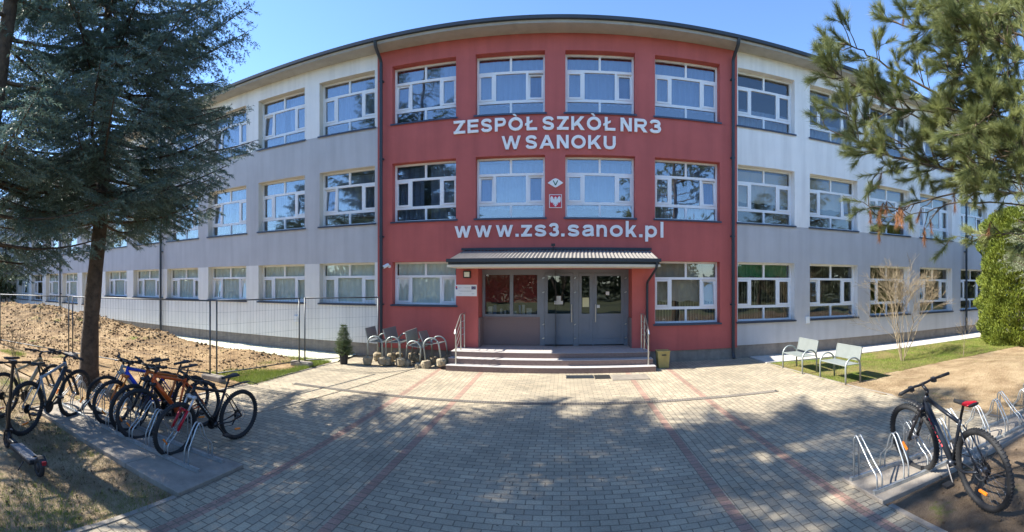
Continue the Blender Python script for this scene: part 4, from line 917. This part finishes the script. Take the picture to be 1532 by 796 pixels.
def needles(P, T, L, rng, count, nl, nw, ang=(35, 65), start=0.0, brush=1.0):
    """needle triangles round shoots that start at P along unit T with length L"""
    N = len(P); K = count
    t = start+(1-start)*rng.rand(N, K, 1); base = P[:, None]+T[:, None]*(L[:, None, None]*t)
    A = np.where(np.abs(T[:, 2:3]) < .9, [[0, 0, 1.]], [[1., 0, 0]]); U = np.cross(T, A); U /= np.linalg.norm(U, axis=1, keepdims=True); Wv = np.cross(T, U)
    ph = rng.rand(N, K, 1)*2*PI; a = np.radians(ang[0]+(ang[1]-ang[0])*rng.rand(N, K, 1))
    rad = U[:, None]*np.cos(ph)+Wv[:, None]*np.sin(ph); d = T[:, None]*np.cos(a)+rad*np.sin(a)
    side = np.cross(d, rng.randn(N, K, 3)); side /= np.maximum(np.linalg.norm(side, axis=2, keepdims=True), 1e-6)
    ll = nl*(.7+.5*rng.rand(N, K, 1)); V_ = np.stack([base-side*nw/2, base+side*nw/2, base+d*ll+side*nw*.2, ], 2)
    return V_.reshape(-1, 3), np.arange(N*K*3).reshape(-1, 3)
def norm(v): return v/np.maximum(np.linalg.norm(v, axis=-1, keepdims=True), 1e-9)
def conifer(seed, H, prof, z0, r0, nbr=120, sub=.19, tw=.085, kneedle=8, nl=.045, nw=.011, lean=(0, 0), bare=.25, droop=.35, up=.25, thin=0):
    """returns (wood V,F, needles V,F). prof: list of (z, radius)"""
    rng = np.random.RandomState(seed); WV = []; WF = []; off = 0
    tz = np.linspace(-.1, H, 26); wob = .05*np.stack([np.sin(tz*1.1+seed), np.cos(tz*.9+seed*2)], 1); tx = np.stack([wob[:, 0]+lean[0]*tz, wob[:, 1]+lean[1]*tz, tz], 1)
    def trunk_at(z): return np.array([np.interp(z, tz, tx[:, 0]), np.interp(z, tz, tx[:, 1]), z])
    tr = MB(); rr = [float(r0*(1-.93*min(1, max(0, z/H)))*(1+.35*math.exp(-max(z, 0)*3))*(1+.06*math.sin(z*5+seed))) for z in tz]; tr.tube([tuple(p) for p in tx], rr, 14)
    zs = z0+(H-z0-.3)*np.sort(rng.rand(nbr))**1.05; az0 = 0
    S0 = []; S1 = []; SR0 = []; SR1 = []; TP = []; TT = []; TL = []
    for i, z in enumerate(zs):
        az0 += 2.4+rng.randn()*.35; L = np.interp(z, [p[0] for p in prof], [p[1] for p in prof])*(.74+.38*rng.rand()**1.4)
        if L < .15 or (thin and z > thin and rng.rand() < .5): continue
        b = trunk_at(z); d = np.array([math.cos(az0), math.sin(az0), 0]); n = max(5, int(L/.25)); s = np.linspace(0, 1, n+1)
        dz = -droop*L*(s-.35*s**2)*(1 if z < H*.7 else .4)+up*L*s**2.2+(.25*L*s if z > H*.75 else 0); bend = rng.randn()*.10
        perp = np.array([-d[1], d[0], 0]); pts = b+d*(L*s)[:, None]+perp*(L*bend*s**2)[:, None]+np.array([0, 0, 1])*dz[:, None]
        br = .012+.011*L; S0.append(pts[:-1]); S1.append(pts[1:]); SR0.append(br*(1-s[:-1]*.85)); SR1.append(br*(1-s[1:]*.85))
        k = int(L*(1-bare)/sub)+2; ss = bare+(1-bare)*(np.arange(k)+rng.rand(k)*.6)/k; ss = np.clip(ss, 0, .99)
        for sgn in (-1, 1):
            j = np.clip(ss*n, 0, n-.001).astype(int); f = (ss*n-j)[:, None]; q = pts[j]*(1-f)+pts[j+1]*f; tdir = norm(pts[j+1]-pts[j])
            a = np.radians(48+14*rng.rand(k))[:, None]; pv_ = np.cross(tdir, [0, 0, 1])*sgn; dd = norm(tdir*np.cos(a)+norm(pv_)*np.sin(a)+np.array([0, 0, 1])*(-.38-.40*rng.rand(k))[:, None])
            l = (.26*L*(1-ss)+.16+.12*rng.rand(k))*np.clip(.6+ss*1.2, 0, 1.15); 
            e = q+dd*l[:, None]; S0.append(q); S1.append(e); SR0.append(np.full(k, .006)); SR1.append(np.full(k, .002))
            for qq, d2, l2 in zip(q, dd, l):
                m_ = max(2, int(l2/tw)); u = (np.arange(m_)+.4)/m_; pp = qq+d2*(l2*u)[:, None]; sd2 = norm(np.cross(d2, [0, 0, 1]))
                for s2 in (-1, 1):
                    td = norm(d2*.75+sd2*s2*.65+rng.randn(m_, 3)*.16+np.array([0, 0, -.12])); TP.append(pp); TT.append(td); TL.append(.07+.10*rng.rand(m_)*(1-u*.4))
            TP.append(e-dd*.05); TT.append(dd); TL.append(np.full(k, .14))
        TP.append(pts[-1:]); TT.append(norm(pts[-1:]-pts[-2:-1])); TL.append(np.array([.2]))
    V1, F1 = prisms(np.concatenate(S0), np.concatenate(S1), np.concatenate(SR0), np.concatenate(SR1), 4)
    Vt = np.array(tr.v); Ft = [f for f in tr.f if len(f) == 4]; V_ = np.concatenate([Vt, V1]); F_ = np.concatenate([np.array(Ft), F1+len(Vt)])
    P = np.concatenate(TP); T = np.concatenate(TT); L_ = np.concatenate(TL)
    nV, nF = needles(P, T, L_, rng, kneedle, nl, nw, (30, 62))
    return V_, F_, nV, nF
def tree_obj(name, loc, label, parts, mats, cat='tree', group=None, rot=None, sc=1):
    t = thing(name, loc, label, cat, group, rot=rot or (0, 0, 0)); t.scale = (sc,)*3
    np_mesh('trunk', parts[0], parts[1], mats[0], t, smooth=True); np_mesh('crown', parts[2], parts[3], mats[1], t); return t
SPG = 'spruces round the forecourt'
sp1 = conifer(4, 12.6, [(2.5, 2.1), (3.4, 3.0), (5.0, 3.4), (8, 2.9), (10.5, 1.6), (12.6, .2)], 3.5, .20, 205, sub=.155, tw=.078, kneedle=9, nl=.062, nw=.0155, lean=(.035, .04), thin=8.3, droop=.24)
tree_obj('spruce_tree', (-8.32, 4.8, 0), 'tall blue-green spruce behind the bike rack, its bare trunk in full view', sp1, ('bark', 'spruce_needles'), group=SPG)
sp2 = conifer(9, 15.0, [(2.3, 1.9), (4, 2.9), (7, 2.9), (11, 2.1), (15, .2)], 2.7, .24, 105, sub=.16, tw=.078, kneedle=9, nl=.062, nw=.0155, lean=(.14, .09), thin=6.5)
s2 = tree_obj('spruce_tree', (-8.75, 2.1, 0), 'dark leaning spruce at the far left edge, nearer than the bare-trunked one', sp2, ('bark', 'spruce_needles'), group=SPG)
def at3(px, py, r):
    t = (px-CX)/FPX; return np.array([r*math.sin(t), r*math.cos(t), EYE-(py-CY)*r/FPX])
# ---- low shoots sprouting on the bare trunk of the first spruce
rng = np.random.RandomState(2)
# ---- the near pine at the right: limbs with tufted shoots
def pine():
    rng = np.random.RandomState(12); base = np.array([5.75, 2.55, 0.0]); S0, S1, A, B = [], [], [], []
    TP, TT, TL = [], [], []; DP, DT, DL = [], [], []
    tr = MB(); tr.tube([(5.75, 2.55, -.1), (5.8, 2.5, 1.5), (5.72, 2.6, 4), (5.8, 2.5, 7), (5.75, 2.6, 10)], [.20, .17, .14, .10, .02], 14)
    def limb(pts, r, dens=1.0, dead=0.0, fr=.3, wander=.05):
        pts = np.array(pts, float); 
        # resample as smooth curve
        n = 22; s = np.linspace(0, 1, len(pts)); t = np.linspace(0, 1, n); P = np.stack([np.interp(t, s, pts[:, i]) for i in range(3)], 1)
        for _ in range(3): P[1:-1] = (P[:-2]+2*P[1:-1]+P[2:])/4
        P[1:-1] += rng.randn(n-2, 3)*.012
        S0.append(P[:-1]); S1.append(P[1:]); A.append(r*(1-t[:-1]*.8)); B.append(r*(1-t[1:]*.8))
        Ltot = np.linalg.norm(np.diff(P, axis=0), axis=1).sum(); k = int(Ltot*(5.6 if pts[-1][0] < 3.9 else 8.5)*dens)
        for u in np.sort(fr+(1-fr)*rng.rand(k)):
            j = min(int(u*(n-1)), n-2); q = P[j]+(P[j+1]-P[j])*(u*(n-1)-j); d = norm(P[j+1]-P[j]); sd_ = norm(np.cross(d, rng.randn(3))); dd = norm(d*.7+sd_*.8+np.array([0, 0, .12])); l = (.12+.34*rng.rand())*(1.15-u*.6)
            mid = q+dd*l*.5; dd2 = norm(dd+np.array([0, 0, .25])+rng.randn(3)*.15); e = mid+dd2*l*.5
            S0.append(np.array([q, mid])); S1.append(np.array([mid, e])); A.append(np.array([.007, .006])); B.append(np.array([.006, .004]))
            isd = rng.rand() < dead
            if isd: DP.append(e); DT.append(norm(dd2*.2+np.array([0, 0, -1.])+rng.randn(3)*.15)); DL.append(.16)
            else:
                TP.append(e-dd2*.05); TT.append(dd2); TL.append(.13+.05*rng.rand())
                for _ in range(2 if rng.rand() < .8 else 1):
                    d3 = norm(dd2+rng.randn(3)*.55); e3 = e+d3*.10; S0.append(np.array([e])); S1.append(np.array([e3])); A.append(np.array([.004])); B.append(np.array([.003])); TP.append(e3-d3*.03); TT.append(d3); TL.append(.12)
        TP.append(P[-1]-norm(P[-1]-P[-2])*.12); TT.append(norm(P[-1]-P[-2])); TL.append(.22)
    T = lambda z: np.array([5.75, 2.55, z])
    pl = [  # (trunk height, image-guided way points x, y, metres away), radius, density
        (4.0, [(1560, 205, 5.9), (1450, 168, 5.6), (1360, 118, 5.5), (1300, 85, 5.4), (1264, 62, 5.4)], .026, 1.0, 0),
        (4.2, [(1545, 190, 5.8), (1440, 160, 5.3), (1370, 170, 5.1), (1310, 150, 5.0), (1240, 105, 5.0)], .02, 1.3, 0),
        (3.9, [(1540, 230, 5.8), (1440, 200, 5.4), (1350, 165, 5.2), (1280, 130, 5.1), (1228, 95, 5.1)], .018, 1.2, 0),
        (3.7, [(1550, 270, 5.8), (1440, 258, 5.4), (1360, 240, 5.2), (1300, 222, 5.1), (1228, 188, 5.1)], .024, 1.3, 0),
        (3.6, [(1550, 280, 5.7), (1430, 262, 5.4), (1350, 215, 5.2), (1290, 185, 5.1), (1245, 160, 5.1)], .016, 1.2, 0),
        (3.2, [(1560, 290, 5.9), (1450, 285, 5.5), (1380, 300, 5.3), (1330, 315, 5.2), (1275, 300, 5.2)], .018, .7, .35),
        (3.0, [(1560, 305, 5.7), (1440, 300, 5.4), (1390, 315, 5.3), (1345, 328, 5.2), (1312, 322, 5.1)], .014, .8, .75),
        (3.4, [(1560, 250, 5.7), (1480, 240, 5.5), (1410, 228, 5.5), (1370, 250, 5.4), (1300, 262, 5.3)], .016, 1.0, .1),
        (5.0, [(1560, 90, 5.8), (1470, 60, 5.5), (1400, 40, 5.4), (1360, 42, 5.3), (1322, 30, 5.3)], .024, 1.3, .05),
        (5.4, [(1560, 40, 5.7), (1480, 10, 5.5), (1420, 0, 5.4), (1370, 20, 5.3)], .022, 1.3, .12),
        (5.6, [(1560, 0, 5.6), (1500, -10, 5.2), (1440, 5, 5.1), (1380, -15, 5.1)], .022, 1.4, 0),
        (4.6, [(1560, 130, 5.6), (1490, 110, 5.3), (1440, 100, 5.2), (1385, 75, 5.2)], .02, 1.5, .05),
        (4.4, [(1560, 160, 5.2), (1510, 140, 5.0), (1470, 120, 4.9), (1420, 110, 4.9)], .02, 1.6, 0),
        (4.7, [(1560, 100, 5.0), (1520, 70, 4.8), (1480, 55, 4.8), (1430, 60, 4.8)], .02, 1.7, 0),
        (5.3, [(1560, 30, 5.0), (1510, 25, 4.9), (1470, 20, 4.8), (1410, 30, 4.8)], .02, 1.7, 0),
        (3.6, [(1560, 230, 5.1), (1520, 225, 4.9), (1480, 240, 4.9), (1440, 262, 4.9)], .018, 1.6, 0),
        (3.9, [(1560, 190, 5.0), (1520, 180, 4.9), (1480, 170, 4.8), (1450, 200, 4.8)], .018, 1.3, 0),
        (3.2, [(1570, 300, 5.2), (1530, 290, 5.0), (1490, 285, 5.0), (1455, 285, 5.0)], .014, 1.3, 0),
        (2.8, [(1570, 345, 5.5), (1530, 352, 5.4), (1490, 350, 5.4), (1420, 358, 5.3)], .012, .5, .2),
        (5.2, [(1560, 60, 5.4), (1500, 45, 5.2), (1450, 75, 5.1), (1410, 85, 5.1)], .018, 1.8, 0),
        (4.9, [(1560, 80, 6.1), (1500, 90, 6.0), (1440, 40, 5.9), (1390, 10, 5.9)], .018, 1.8, 0),
        (4.3, [(1560, 150, 6.2), (1500, 150, 6.1), (1460, 190, 6.0), (1420, 150, 6.0)], .018, 1.6, 0),
        (3.9, [(1560, 215, 6.2), (1510, 210, 6.1), (1470, 260, 6.0), (1430, 230, 6.0)], .018, 1.5, 0),
        (5.7, [(1560, 10, 6.0), (1500, 15, 6.0), (1440, -10, 5.9), (1400, 50, 5.8)], .018, 1.8, 0),
        (3.5, [(1560, 250, 5.3), (1530, 255, 5.1), (1500, 215, 5.0), (1470, 215, 5.0)], .016, 1.8, 0),
        (4.2, [(1560, 165, 5.4), (1520, 130, 5.2), (1495, 160, 5.1), (1465, 150, 5.1)], .016, 1.8, 0),
        (3.4, [(1545, 262, 5.6), (1470, 232, 5.3), (1430, 180, 5.2), (1395, 192, 5.1)], .012, .8, 0)]
    for z, w, r, dens, dead in pl:
        limb([T(z)]+[at3(*p) for p in w], r, dens, dead, .34 if w[0][1] > 120 else .2)
    for i in range(46):        # the rest of the crown, round the other sides and upward
        z = 3.4+6.3*rng.rand(); a = rng.rand()*2*PI; L = (2.9 if z < 6 else 2.9*(10.4-z)/4.4)*(.8+.3*rng.rand()); d = np.array([math.cos(a), math.sin(a), 0])
        tip = T(z)+d*L
        th = math.atan2(tip[0], tip[1]); rr = math.hypot(tip[0], tip[1])
        if z < 6.2 and th < .93: continue
        limb([T(z), T(z)+d*L*.5+np.array([0, 0, .05*L]), tip+np.array([0, 0, .3*L])], .03, .9, .03, .25)
    V1, F1 = prisms(np.concatenate(S0), np.concatenate(S1), np.concatenate(A), np.concatenate(B), 5); Vt = np.array(tr.v); Ft = np.array([f for f in tr.f if len(f) == 4])
    W_ = (np.concatenate([Vt, V1]), np.concatenate([Ft, F1+len(Vt)]))
    nV, nF = needles(np.array(TP), np.array(TT), np.array(TL), rng, 150, .112, .0042, (14, 50)); 
    dV, dF = needles(np.array(DP), np.array(DT), np.array(DL), rng, 120, .085, .0040, (8, 40))
    return W_, (nV, nF), (dV, dF)
Wd, Nd, Dd = pine()
t = thing('pine_tree', (0, 0, 0), 'near long-needled pine reaching in from the right with brown dead tufts', 'tree')
np_mesh('trunk', Wd[0], Wd[1], 'twig_bark', t, smooth=True); np_mesh('crown', Nd[0], Nd[1], 'near_needles', t); np_mesh('dead_tufts', Dd[0], Dd[1], 'dead_needles', t)
ctr = Vector((5.75, 2.55, 0)); t.location = ctr
for ch in t.children: ch.data.transform(Matrix.Translation(-ctr))
# ---- silvery spruce behind it
sp3 = conifer(21, 8.5, [(1.6, 1.6), (3, 2.5), (5.5, 2.1), (8.5, .2)], 1.9, .16, 90, sub=.17, tw=.09, kneedle=8, nl=.06, nw=.016, droop=.2)
tree_obj('silver_spruce', (11.6, 5.3, 0), 'pale silvery spruce behind the pine, beside the clipped thuja', sp3, ('bark', 'silver_needles'))
# ---- thuja column
def thuja(h, R_, n=85000, seed=5):
    rng = np.random.RandomState(seed); z = h*rng.rand(n); a = rng.rand(n)*2*PI
    prof = R_*np.interp(z/h, [0, .05, .3, .8, .95, 1], [.84, .98, 1.0, .97, .75, .3])
    lump = 1+.10*np.sin(a*5+z*2.2)+.07*np.sin(a*9-z*4.1)+.05*np.sin(z*9+a*3); rr = prof*lump*(1-.30*rng.rand(n)**2.2)
    P = np.stack([rr*np.cos(a), rr*np.sin(a), z], 1); out = np.stack([np.cos(a), np.sin(a), np.zeros(n)], 1)
    d = norm(out*.55+np.array([0, 0, .8])+rng.randn(n, 3)*.35); s = norm(np.cross(d, rng.randn(n, 3))); l = .06+.05*rng.rand(n)[:, None]; w = .016
    V_ = np.stack([P-s*w*.4, P+s*w*.4, P+d*l*.7+s*w, P+d*l, P+d*l*.7-s*w], 1).reshape(-1, 3)
    i = np.arange(n)[:, None]*5; F = np.concatenate([i+np.array([[0, 1, 2, 4]]), i+np.array([[4, 2, 3, 3]])]); 
    V3 = np.stack([P-s*w, P+s*w, P+d*l+s*w*.5, P+d*l-s*w*.5], 1).reshape(-1, 3); F3 = np.arange(n*4).reshape(-1, 4)
    return V3, F3
t = thing('thuja', (14.35, 8.95, 0), 'yellow-green clipped thuja column at the right edge by the sidewalk', 'shrub')
V3, F3 = thuja(5.0, 1.42); np_mesh('crown', V3, F3, 'thuja_leaves', t)
m = MB(); m.tube([(0, 0, -.05), (0, 0, 2), (0, 0, 5)], [.12, .09, .03], 10)
for i in range(60):
    a = i*2.4; z = .15+i*.085; m.tube([(0, 0, z), (.95*math.cos(a), .95*math.sin(a), z+.35)], [.03, .008], 5)
m.build('trunk', 'bark', t)
# ---- bare shrubs
def bare_shrub(seed, h, stems, spread, depth=4, r0=.02):
    rng = np.random.RandomState(seed); S0, S1, A, B = [], [], [], []
    def grow(p, d, L, r, lev):
        n = 4; 
        for i in range(n):
            d = norm(d+rng.randn(3)*.10+np.array([0, 0, .05])); e = p+d*L/n; S0.append(p); S1.append(e); A.append(r); r2 = r*.88; B.append(r2); p = e; r = r2
            if lev > 0 and i >= 1 and rng.rand() < .85:
                sd_ = norm(np.cross(d, rng.randn(3))); grow(p, norm(d*.85+sd_*.55), L*(.50+.25*rng.rand()), r*.6, lev-1)
        if lev > 0: grow(p, norm(d+rng.randn(3)*.15), L*.6, r, lev-1)
    for i in range(stems):
        a = 2*PI*i/stems+rng.rand()*.5; sp_ = spread*(.4+.8*rng.rand()); grow(np.array([.04*math.cos(a), .04*math.sin(a), 0.]), norm(np.array([sp_*math.cos(a), sp_*math.sin(a), 1.])), h*.42, r0, depth)
    return prisms(np.array(S0), np.array(S1), np.maximum(np.array(A), .0035), np.maximum(np.array(B), .003), 4)
def shrub(loc, lb, seed, h, stems, spread, depth, r0, mt='pale_bark', name='bare_shrub', sc=1):
    t = thing(name, loc, lb, 'shrub' if name != 'bare_tree' else 'tree'); v, f = bare_shrub(seed, h, stems, spread, depth, r0); np_mesh('branches', v, f, mt, t, smooth=True); t.scale = (sc,)*3; return t
p = at(1350, 540); shrub((p.x, p.y, 0), 'leafless many-stemmed shrub on the lawn in front of the right wing', 5, 3.0, 7, .34, 4, .018)
p = at(1441, 533); shrub((p.x, p.y, 0), 'thin leafless sapling on the lawn between the big bare shrub and the thuja', 8, 1.35, 1, .35, 3, .011)
p = at(22, 545); shrub((p.x, p.y, 0), 'small bunch of dry upright stems by the fence, left of the spruce', 15, 1.25, 7, .16, 2, .008)
# ---- little potted spruce
t = thing('potted_spruce', (-5.80, 11.0, 0), 'small young spruce in a black pot on the paving by the fence end', 'potted plant')
m = MB(); m.lathe([(.10, 0), (.125, .24), (.135, .245), (.135, .27), (.115, .27), (.11, .23)], (0, 0, 0), 20); m.build('pot', 'pot_black', t, smooth=False)
yp = conifer(33, 3.9, [(.0, 1.0), (.5, 1.15), (2, .75), (3.5, .2), (3.9, .05)], .1, .05, 110, sub=.17, tw=.09, kneedle=9, nl=.06, nw=.018, bare=.1, droop=.05, up=.3)
V0 = yp[2]; c_ = np_mesh('crown', V0, yp[3], 'young_needles', t); c_.location = (0, 0, .24); c_.scale = (.235,)*3; w_ = np_mesh('trunk', yp[0], yp[1], 'twig_bark', t); w_.location = (0, 0, .24); w_.scale = (.235,)*3
# ---- trees behind the camera, seen only mirrored in the windows
for i, (x, y, s_, rz) in enumerate(((-9, -9.5, 1.0, 1.1), (7.5, -13, .95, 2.3), (16, -9, .8, .4), (-22, -8, .9, 3.3))):
    o = thing('spruce_tree', (x, y, 0), ['tall spruce behind the viewer, mirrored in the left centre windows', 'tall spruce behind the viewer, mirrored in the right centre windows', 'smaller spruce far right behind the viewer', 'spruce far left behind the viewer'][i], 'tree', 'spruces behind the viewer', rz=rz); o.scale = (s_,)*3
    src = [q for q in bpy.data.objects if q.get('label', '').startswith('tall blue-green spruce')][0]
    for ch in src.children: c = ch.copy(); COL.objects.link(c); c.parent = o
bt = bare_shrub(3, 5.2, 3, .35, 5, .10)
lb_ = ['bare broadleaf tree behind the viewer near the left spruce', 'bare broadleaf tree straight behind the viewer', 'bare broadleaf tree behind the viewer to the right', 'bare broadleaf tree far behind to the right']
me_ = None
for i, (x, y, s_) in enumerate(((-16, -17, 1.2), (0, -21, 1.35), (12, -22, 1.1), (26, -16, 1.2))):
    t = thing('bare_tree', (x, y, 0), lb_[i], 'tree', 'bare trees behind the viewer', rz=i*1.3)
    if me_ is None: me_ = np_mesh('branches', bt[0], bt[1], 'bark', t).data
    else: o = bpy.data.objects.new('branches', me_); COL.objects.link(o); o.parent = t
    t.scale = (s_,)*3
rng = np.random.RandomState(77); n = 60000; a = rng.rand(n)*2*PI; q = PI+(rng.rand(n)-.5)*PI*1.3; R_ = 34+14*rng.rand(n)
hgt = (4.6+1.2*np.sin(q*9)+1.2*np.sin(q*23+1)+.8*np.sin(q*47)+.6*np.sin(q*131))*rng.rand(n)**.6
P = np.stack([R_*np.sin(q), R_*np.cos(q), hgt], 1); d = norm(rng.randn(n, 3)); s = norm(np.cross(d, rng.randn(n, 3)))
V_ = np.stack([P-d*.22-s*.12, P+d*.22-s*.12, P+d*.2+s*.14, P-d*.2+s*.14], 1).reshape(-1, 3)
tag(np_mesh('distant_woods', V_, np.arange(n*4).reshape(-1, 4), 'far_leaves'), 'dense belt of trees on the horizon behind the viewer', 'woods', kind='stuff')

# ================================================================== grass, clods
def blades(name, pts, h, w, mt, label, seed, lean=.5, cat='grass'):
    rng = np.random.RandomState(seed); n = len(pts); hh = h*(.5+rng.rand(n))[:, None]; a = rng.rand(n)*2*PI; s = np.stack([np.cos(a), np.sin(a), 0*a], 1)*w/2
    d = norm(np.stack([rng.randn(n)*lean, rng.randn(n)*lean, np.ones(n)], 1)); V_ = np.stack([pts-s, pts+s, pts+d*hh], 1).reshape(-1, 3)
    return tag(np_mesh(name, V_, np.arange(n*3).reshape(-1, 3), mt), label, cat, kind='stuff')
rng = np.random.RandomState(1)
X = 5.3+16*rng.rand(110000); Y = 8.1+3.1*rng.rand(110000); k = (X > REDGE(Y)+.03) & lawn_split(X, Y) & (fbm(X, Y, 61, 5, 1.6, .65) > -.22+.5*rng.rand(len(X))-.25); X, Y = X[k], Y[k]
blades('lawn_grass', np.stack([X, Y, RH(X, Y)-.01], 1), .055, .007, 'grass_blade', 'patchy bright spring grass on the lawn below the right wing', 2)
X = -12+8.5*rng.rand(90000); Y = 1.0+2.9*rng.rand(90000)*1.0; f = fbm(X, Y, 71, 5, 1.8, .65); k = (f > .0+.5*rng.rand(len(X))) & ~((X > -7.45) & (Y > 3.04)); 
blades('verge_grass', np.stack([X[k], Y[k], -.02+.0*X[k]], 1), .05, .006, 'grass_blade', 'thin green tufts in the trampled verge by the scooter', 3)
k = (f < .2) & ~((X > -7.45) & (Y > 3.04)) & (rng.rand(len(X)) < .45); blades('dry_grass', np.stack([X[k], Y[k], -.02+0*X[k]], 1), .06, .007, 'dry_blade', 'dry straw-coloured grass lying in the verge by the scooter', 4, 1.6)
X = -6.6-2.6*rng.rand(45000); Y = 7.6+3.5*rng.rand(45000); k = fbm(X, Y, 81, 4, 1.5) > -.45+.35*rng.rand(len(X))+(-X-7.2)*.35; blades('fence_grass', np.stack([X[k]+.35, Y[k], 0*X[k]], 1), .09, .008, 'grass_blade', 'fresh green grass growing along the fence foot by the paving', 5)
X = -15+5.2*rng.rand(22000); Y = 4.6+1.7*rng.rand(22000); k = fbm(X, Y, 91, 4, 1.3) > .0+.3*rng.rand(len(X)); blades('site_grass', np.stack([X[k], Y[k], 0*X[k]+.02], 1), .08, .008, 'grass_blade', 'patch of green grass left between the fence and the spruce', 6)
X = 3.1+9*rng.rand(30000); Y = 4.2+5.0*rng.rand(30000); k = (X > REDGE(Y)+.05); blades('straw', np.stack([X[k], Y[k], RH(X[k], Y[k])], 1), .03, .006, 'dry_blade', 'dry straw scattered over the bare tan ground right of the paving', 7, 3.0, 'straw')
def clods(name, pts, smin, smax, mt, label, seed):
    rng = np.random.RandomState(seed); n = len(pts); ico = np.array([(0, 0, 1), (.9, 0, .4), (.28, .85, .4), (-.72, .53, .4), (-.72, -.53, .4), (.28, -.85, .4), (0, 0, -.6)]); Fi = np.array([(0, 1, 2), (0, 2, 3), (0, 3, 4), (0, 4, 5), (0, 5, 1), (6, 2, 1), (6, 3, 2), (6, 4, 3), (6, 5, 4), (6, 1, 5)])
    s = smin+(smax-smin)*rng.rand(n, 1, 1)**3; V_ = ico[None]*s*(.7+.6*rng.rand(n, 7, 3)); a = rng.rand(n)*2*PI; c, sn = np.cos(a)[:, None], np.sin(a)[:, None]
    x = V_[:, :, 0]*c-V_[:, :, 1]*sn; y = V_[:, :, 0]*sn+V_[:, :, 1]*c; V_ = np.stack([x, y, V_[:, :, 2]], 2)+pts[:, None]; F = (np.arange(n)*7)[:, None, None]+Fi[None]
    return tag(np_mesh(name, V_.reshape(-1, 3), F.reshape(-1, 3), mt), label, 'soil', kind='stuff')
def site_pts(n, x0, x1, y0, y1, cond=None):
    X = x0+(x1-x0)*rng.rand(n); Y = y0+(y1-y0)*rng.rand(n); Z = site_h(X, Y); k = Z > .02
    if cond is not None: k &= cond(X, Y, Z)
    return np.stack([X[k], Y[k], Z[k]], 1)
clods('spoil_clods', site_pts(6000, -29, -11, 6.5, 11.2, lambda X, Y, Z: (Z > .22+.2*rng.rand(len(X))) & (fbm(X, Y, 57, 5, 1.4, .7) > -.35+.5*rng.rand(len(X)))), .015, .075, 'soil', 'lumps of dug earth covering the long spoil heap', 8)
clods('damp_clods', site_pts(5000, -29, -7, 5.5, 11.2, lambda X, Y, Z: fbm(X, Y, 55, 4, 1.2) > .05), .012, .065, 'soil_dark', 'darker damp lumps of earth between the dry ones on the site', 18)
clods('site_clods', site_pts(7000, -20, -6.8, 4.8, 11.2), .006, .045, 'soil', 'crumbs and clods of earth scattered over the bare building site', 9)
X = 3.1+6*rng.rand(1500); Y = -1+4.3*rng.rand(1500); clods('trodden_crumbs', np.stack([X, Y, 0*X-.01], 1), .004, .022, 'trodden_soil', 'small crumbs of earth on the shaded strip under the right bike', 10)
X = -10+6.3*rng.rand(2500); Y = .5+2.5*rng.rand(2500); clods('verge_crumbs', np.stack([X, Y, 0*X-.015], 1), .004, .02, 'trodden_soil', 'small crumbs and cones lying in the verge round the scooter', 11)

# fallen twigs, needles and crumbs lying on the paving, thicker towards the edges
rng = np.random.RandomState(101); n = 5200; X = -6.3+12.2*rng.rand(n); Y = 1.5+9.4*rng.rand(n); e = np.minimum(np.abs(X+5.5), np.abs(X-5)); k = rng.rand(n) < .10+.55*np.exp(-np.minimum(e, np.abs(Y-8.25)*1.5)/.6)+.25*(fbm(X, Y, 111, 4, .9) > .25)
k &= ~((X < -3.5) & (Y < 4.1)) & ~((X > 2.95) & (Y < 4.1)); X, Y = X[k], Y[k]; a = rng.rand(len(X))*2*PI; l = .008+.035*rng.rand(len(X))**2
P0 = np.stack([X, Y, 0*X+.004], 1); P1 = P0+np.stack([np.cos(a)*l, np.sin(a)*l, .002+0*a], 1); v, f = prisms(P0, P1, .0028, .0016, 3)
tag(np_mesh('fallen_twigs', v, f, 'twig_bark'), 'scattered fallen twigs and needles lying on the paved forecourt', 'litter', kind='stuff')
rng = np.random.RandomState(5)
X = -6.2+12*rng.rand(2600); Y = 2+9*rng.rand(2600); k = (fbm(X, Y, 121, 4, .8) > .1) & ~((X < -3.5) & (Y < 4.1)) & ~((X > 2.95) & (Y < 4.1)); clods('paving_grit', np.stack([X[k], Y[k], 0*X[k]+.001], 1), .002, .010, 'trodden_soil', 'fine grit and earth crumbs scattered over the paved forecourt', 12)
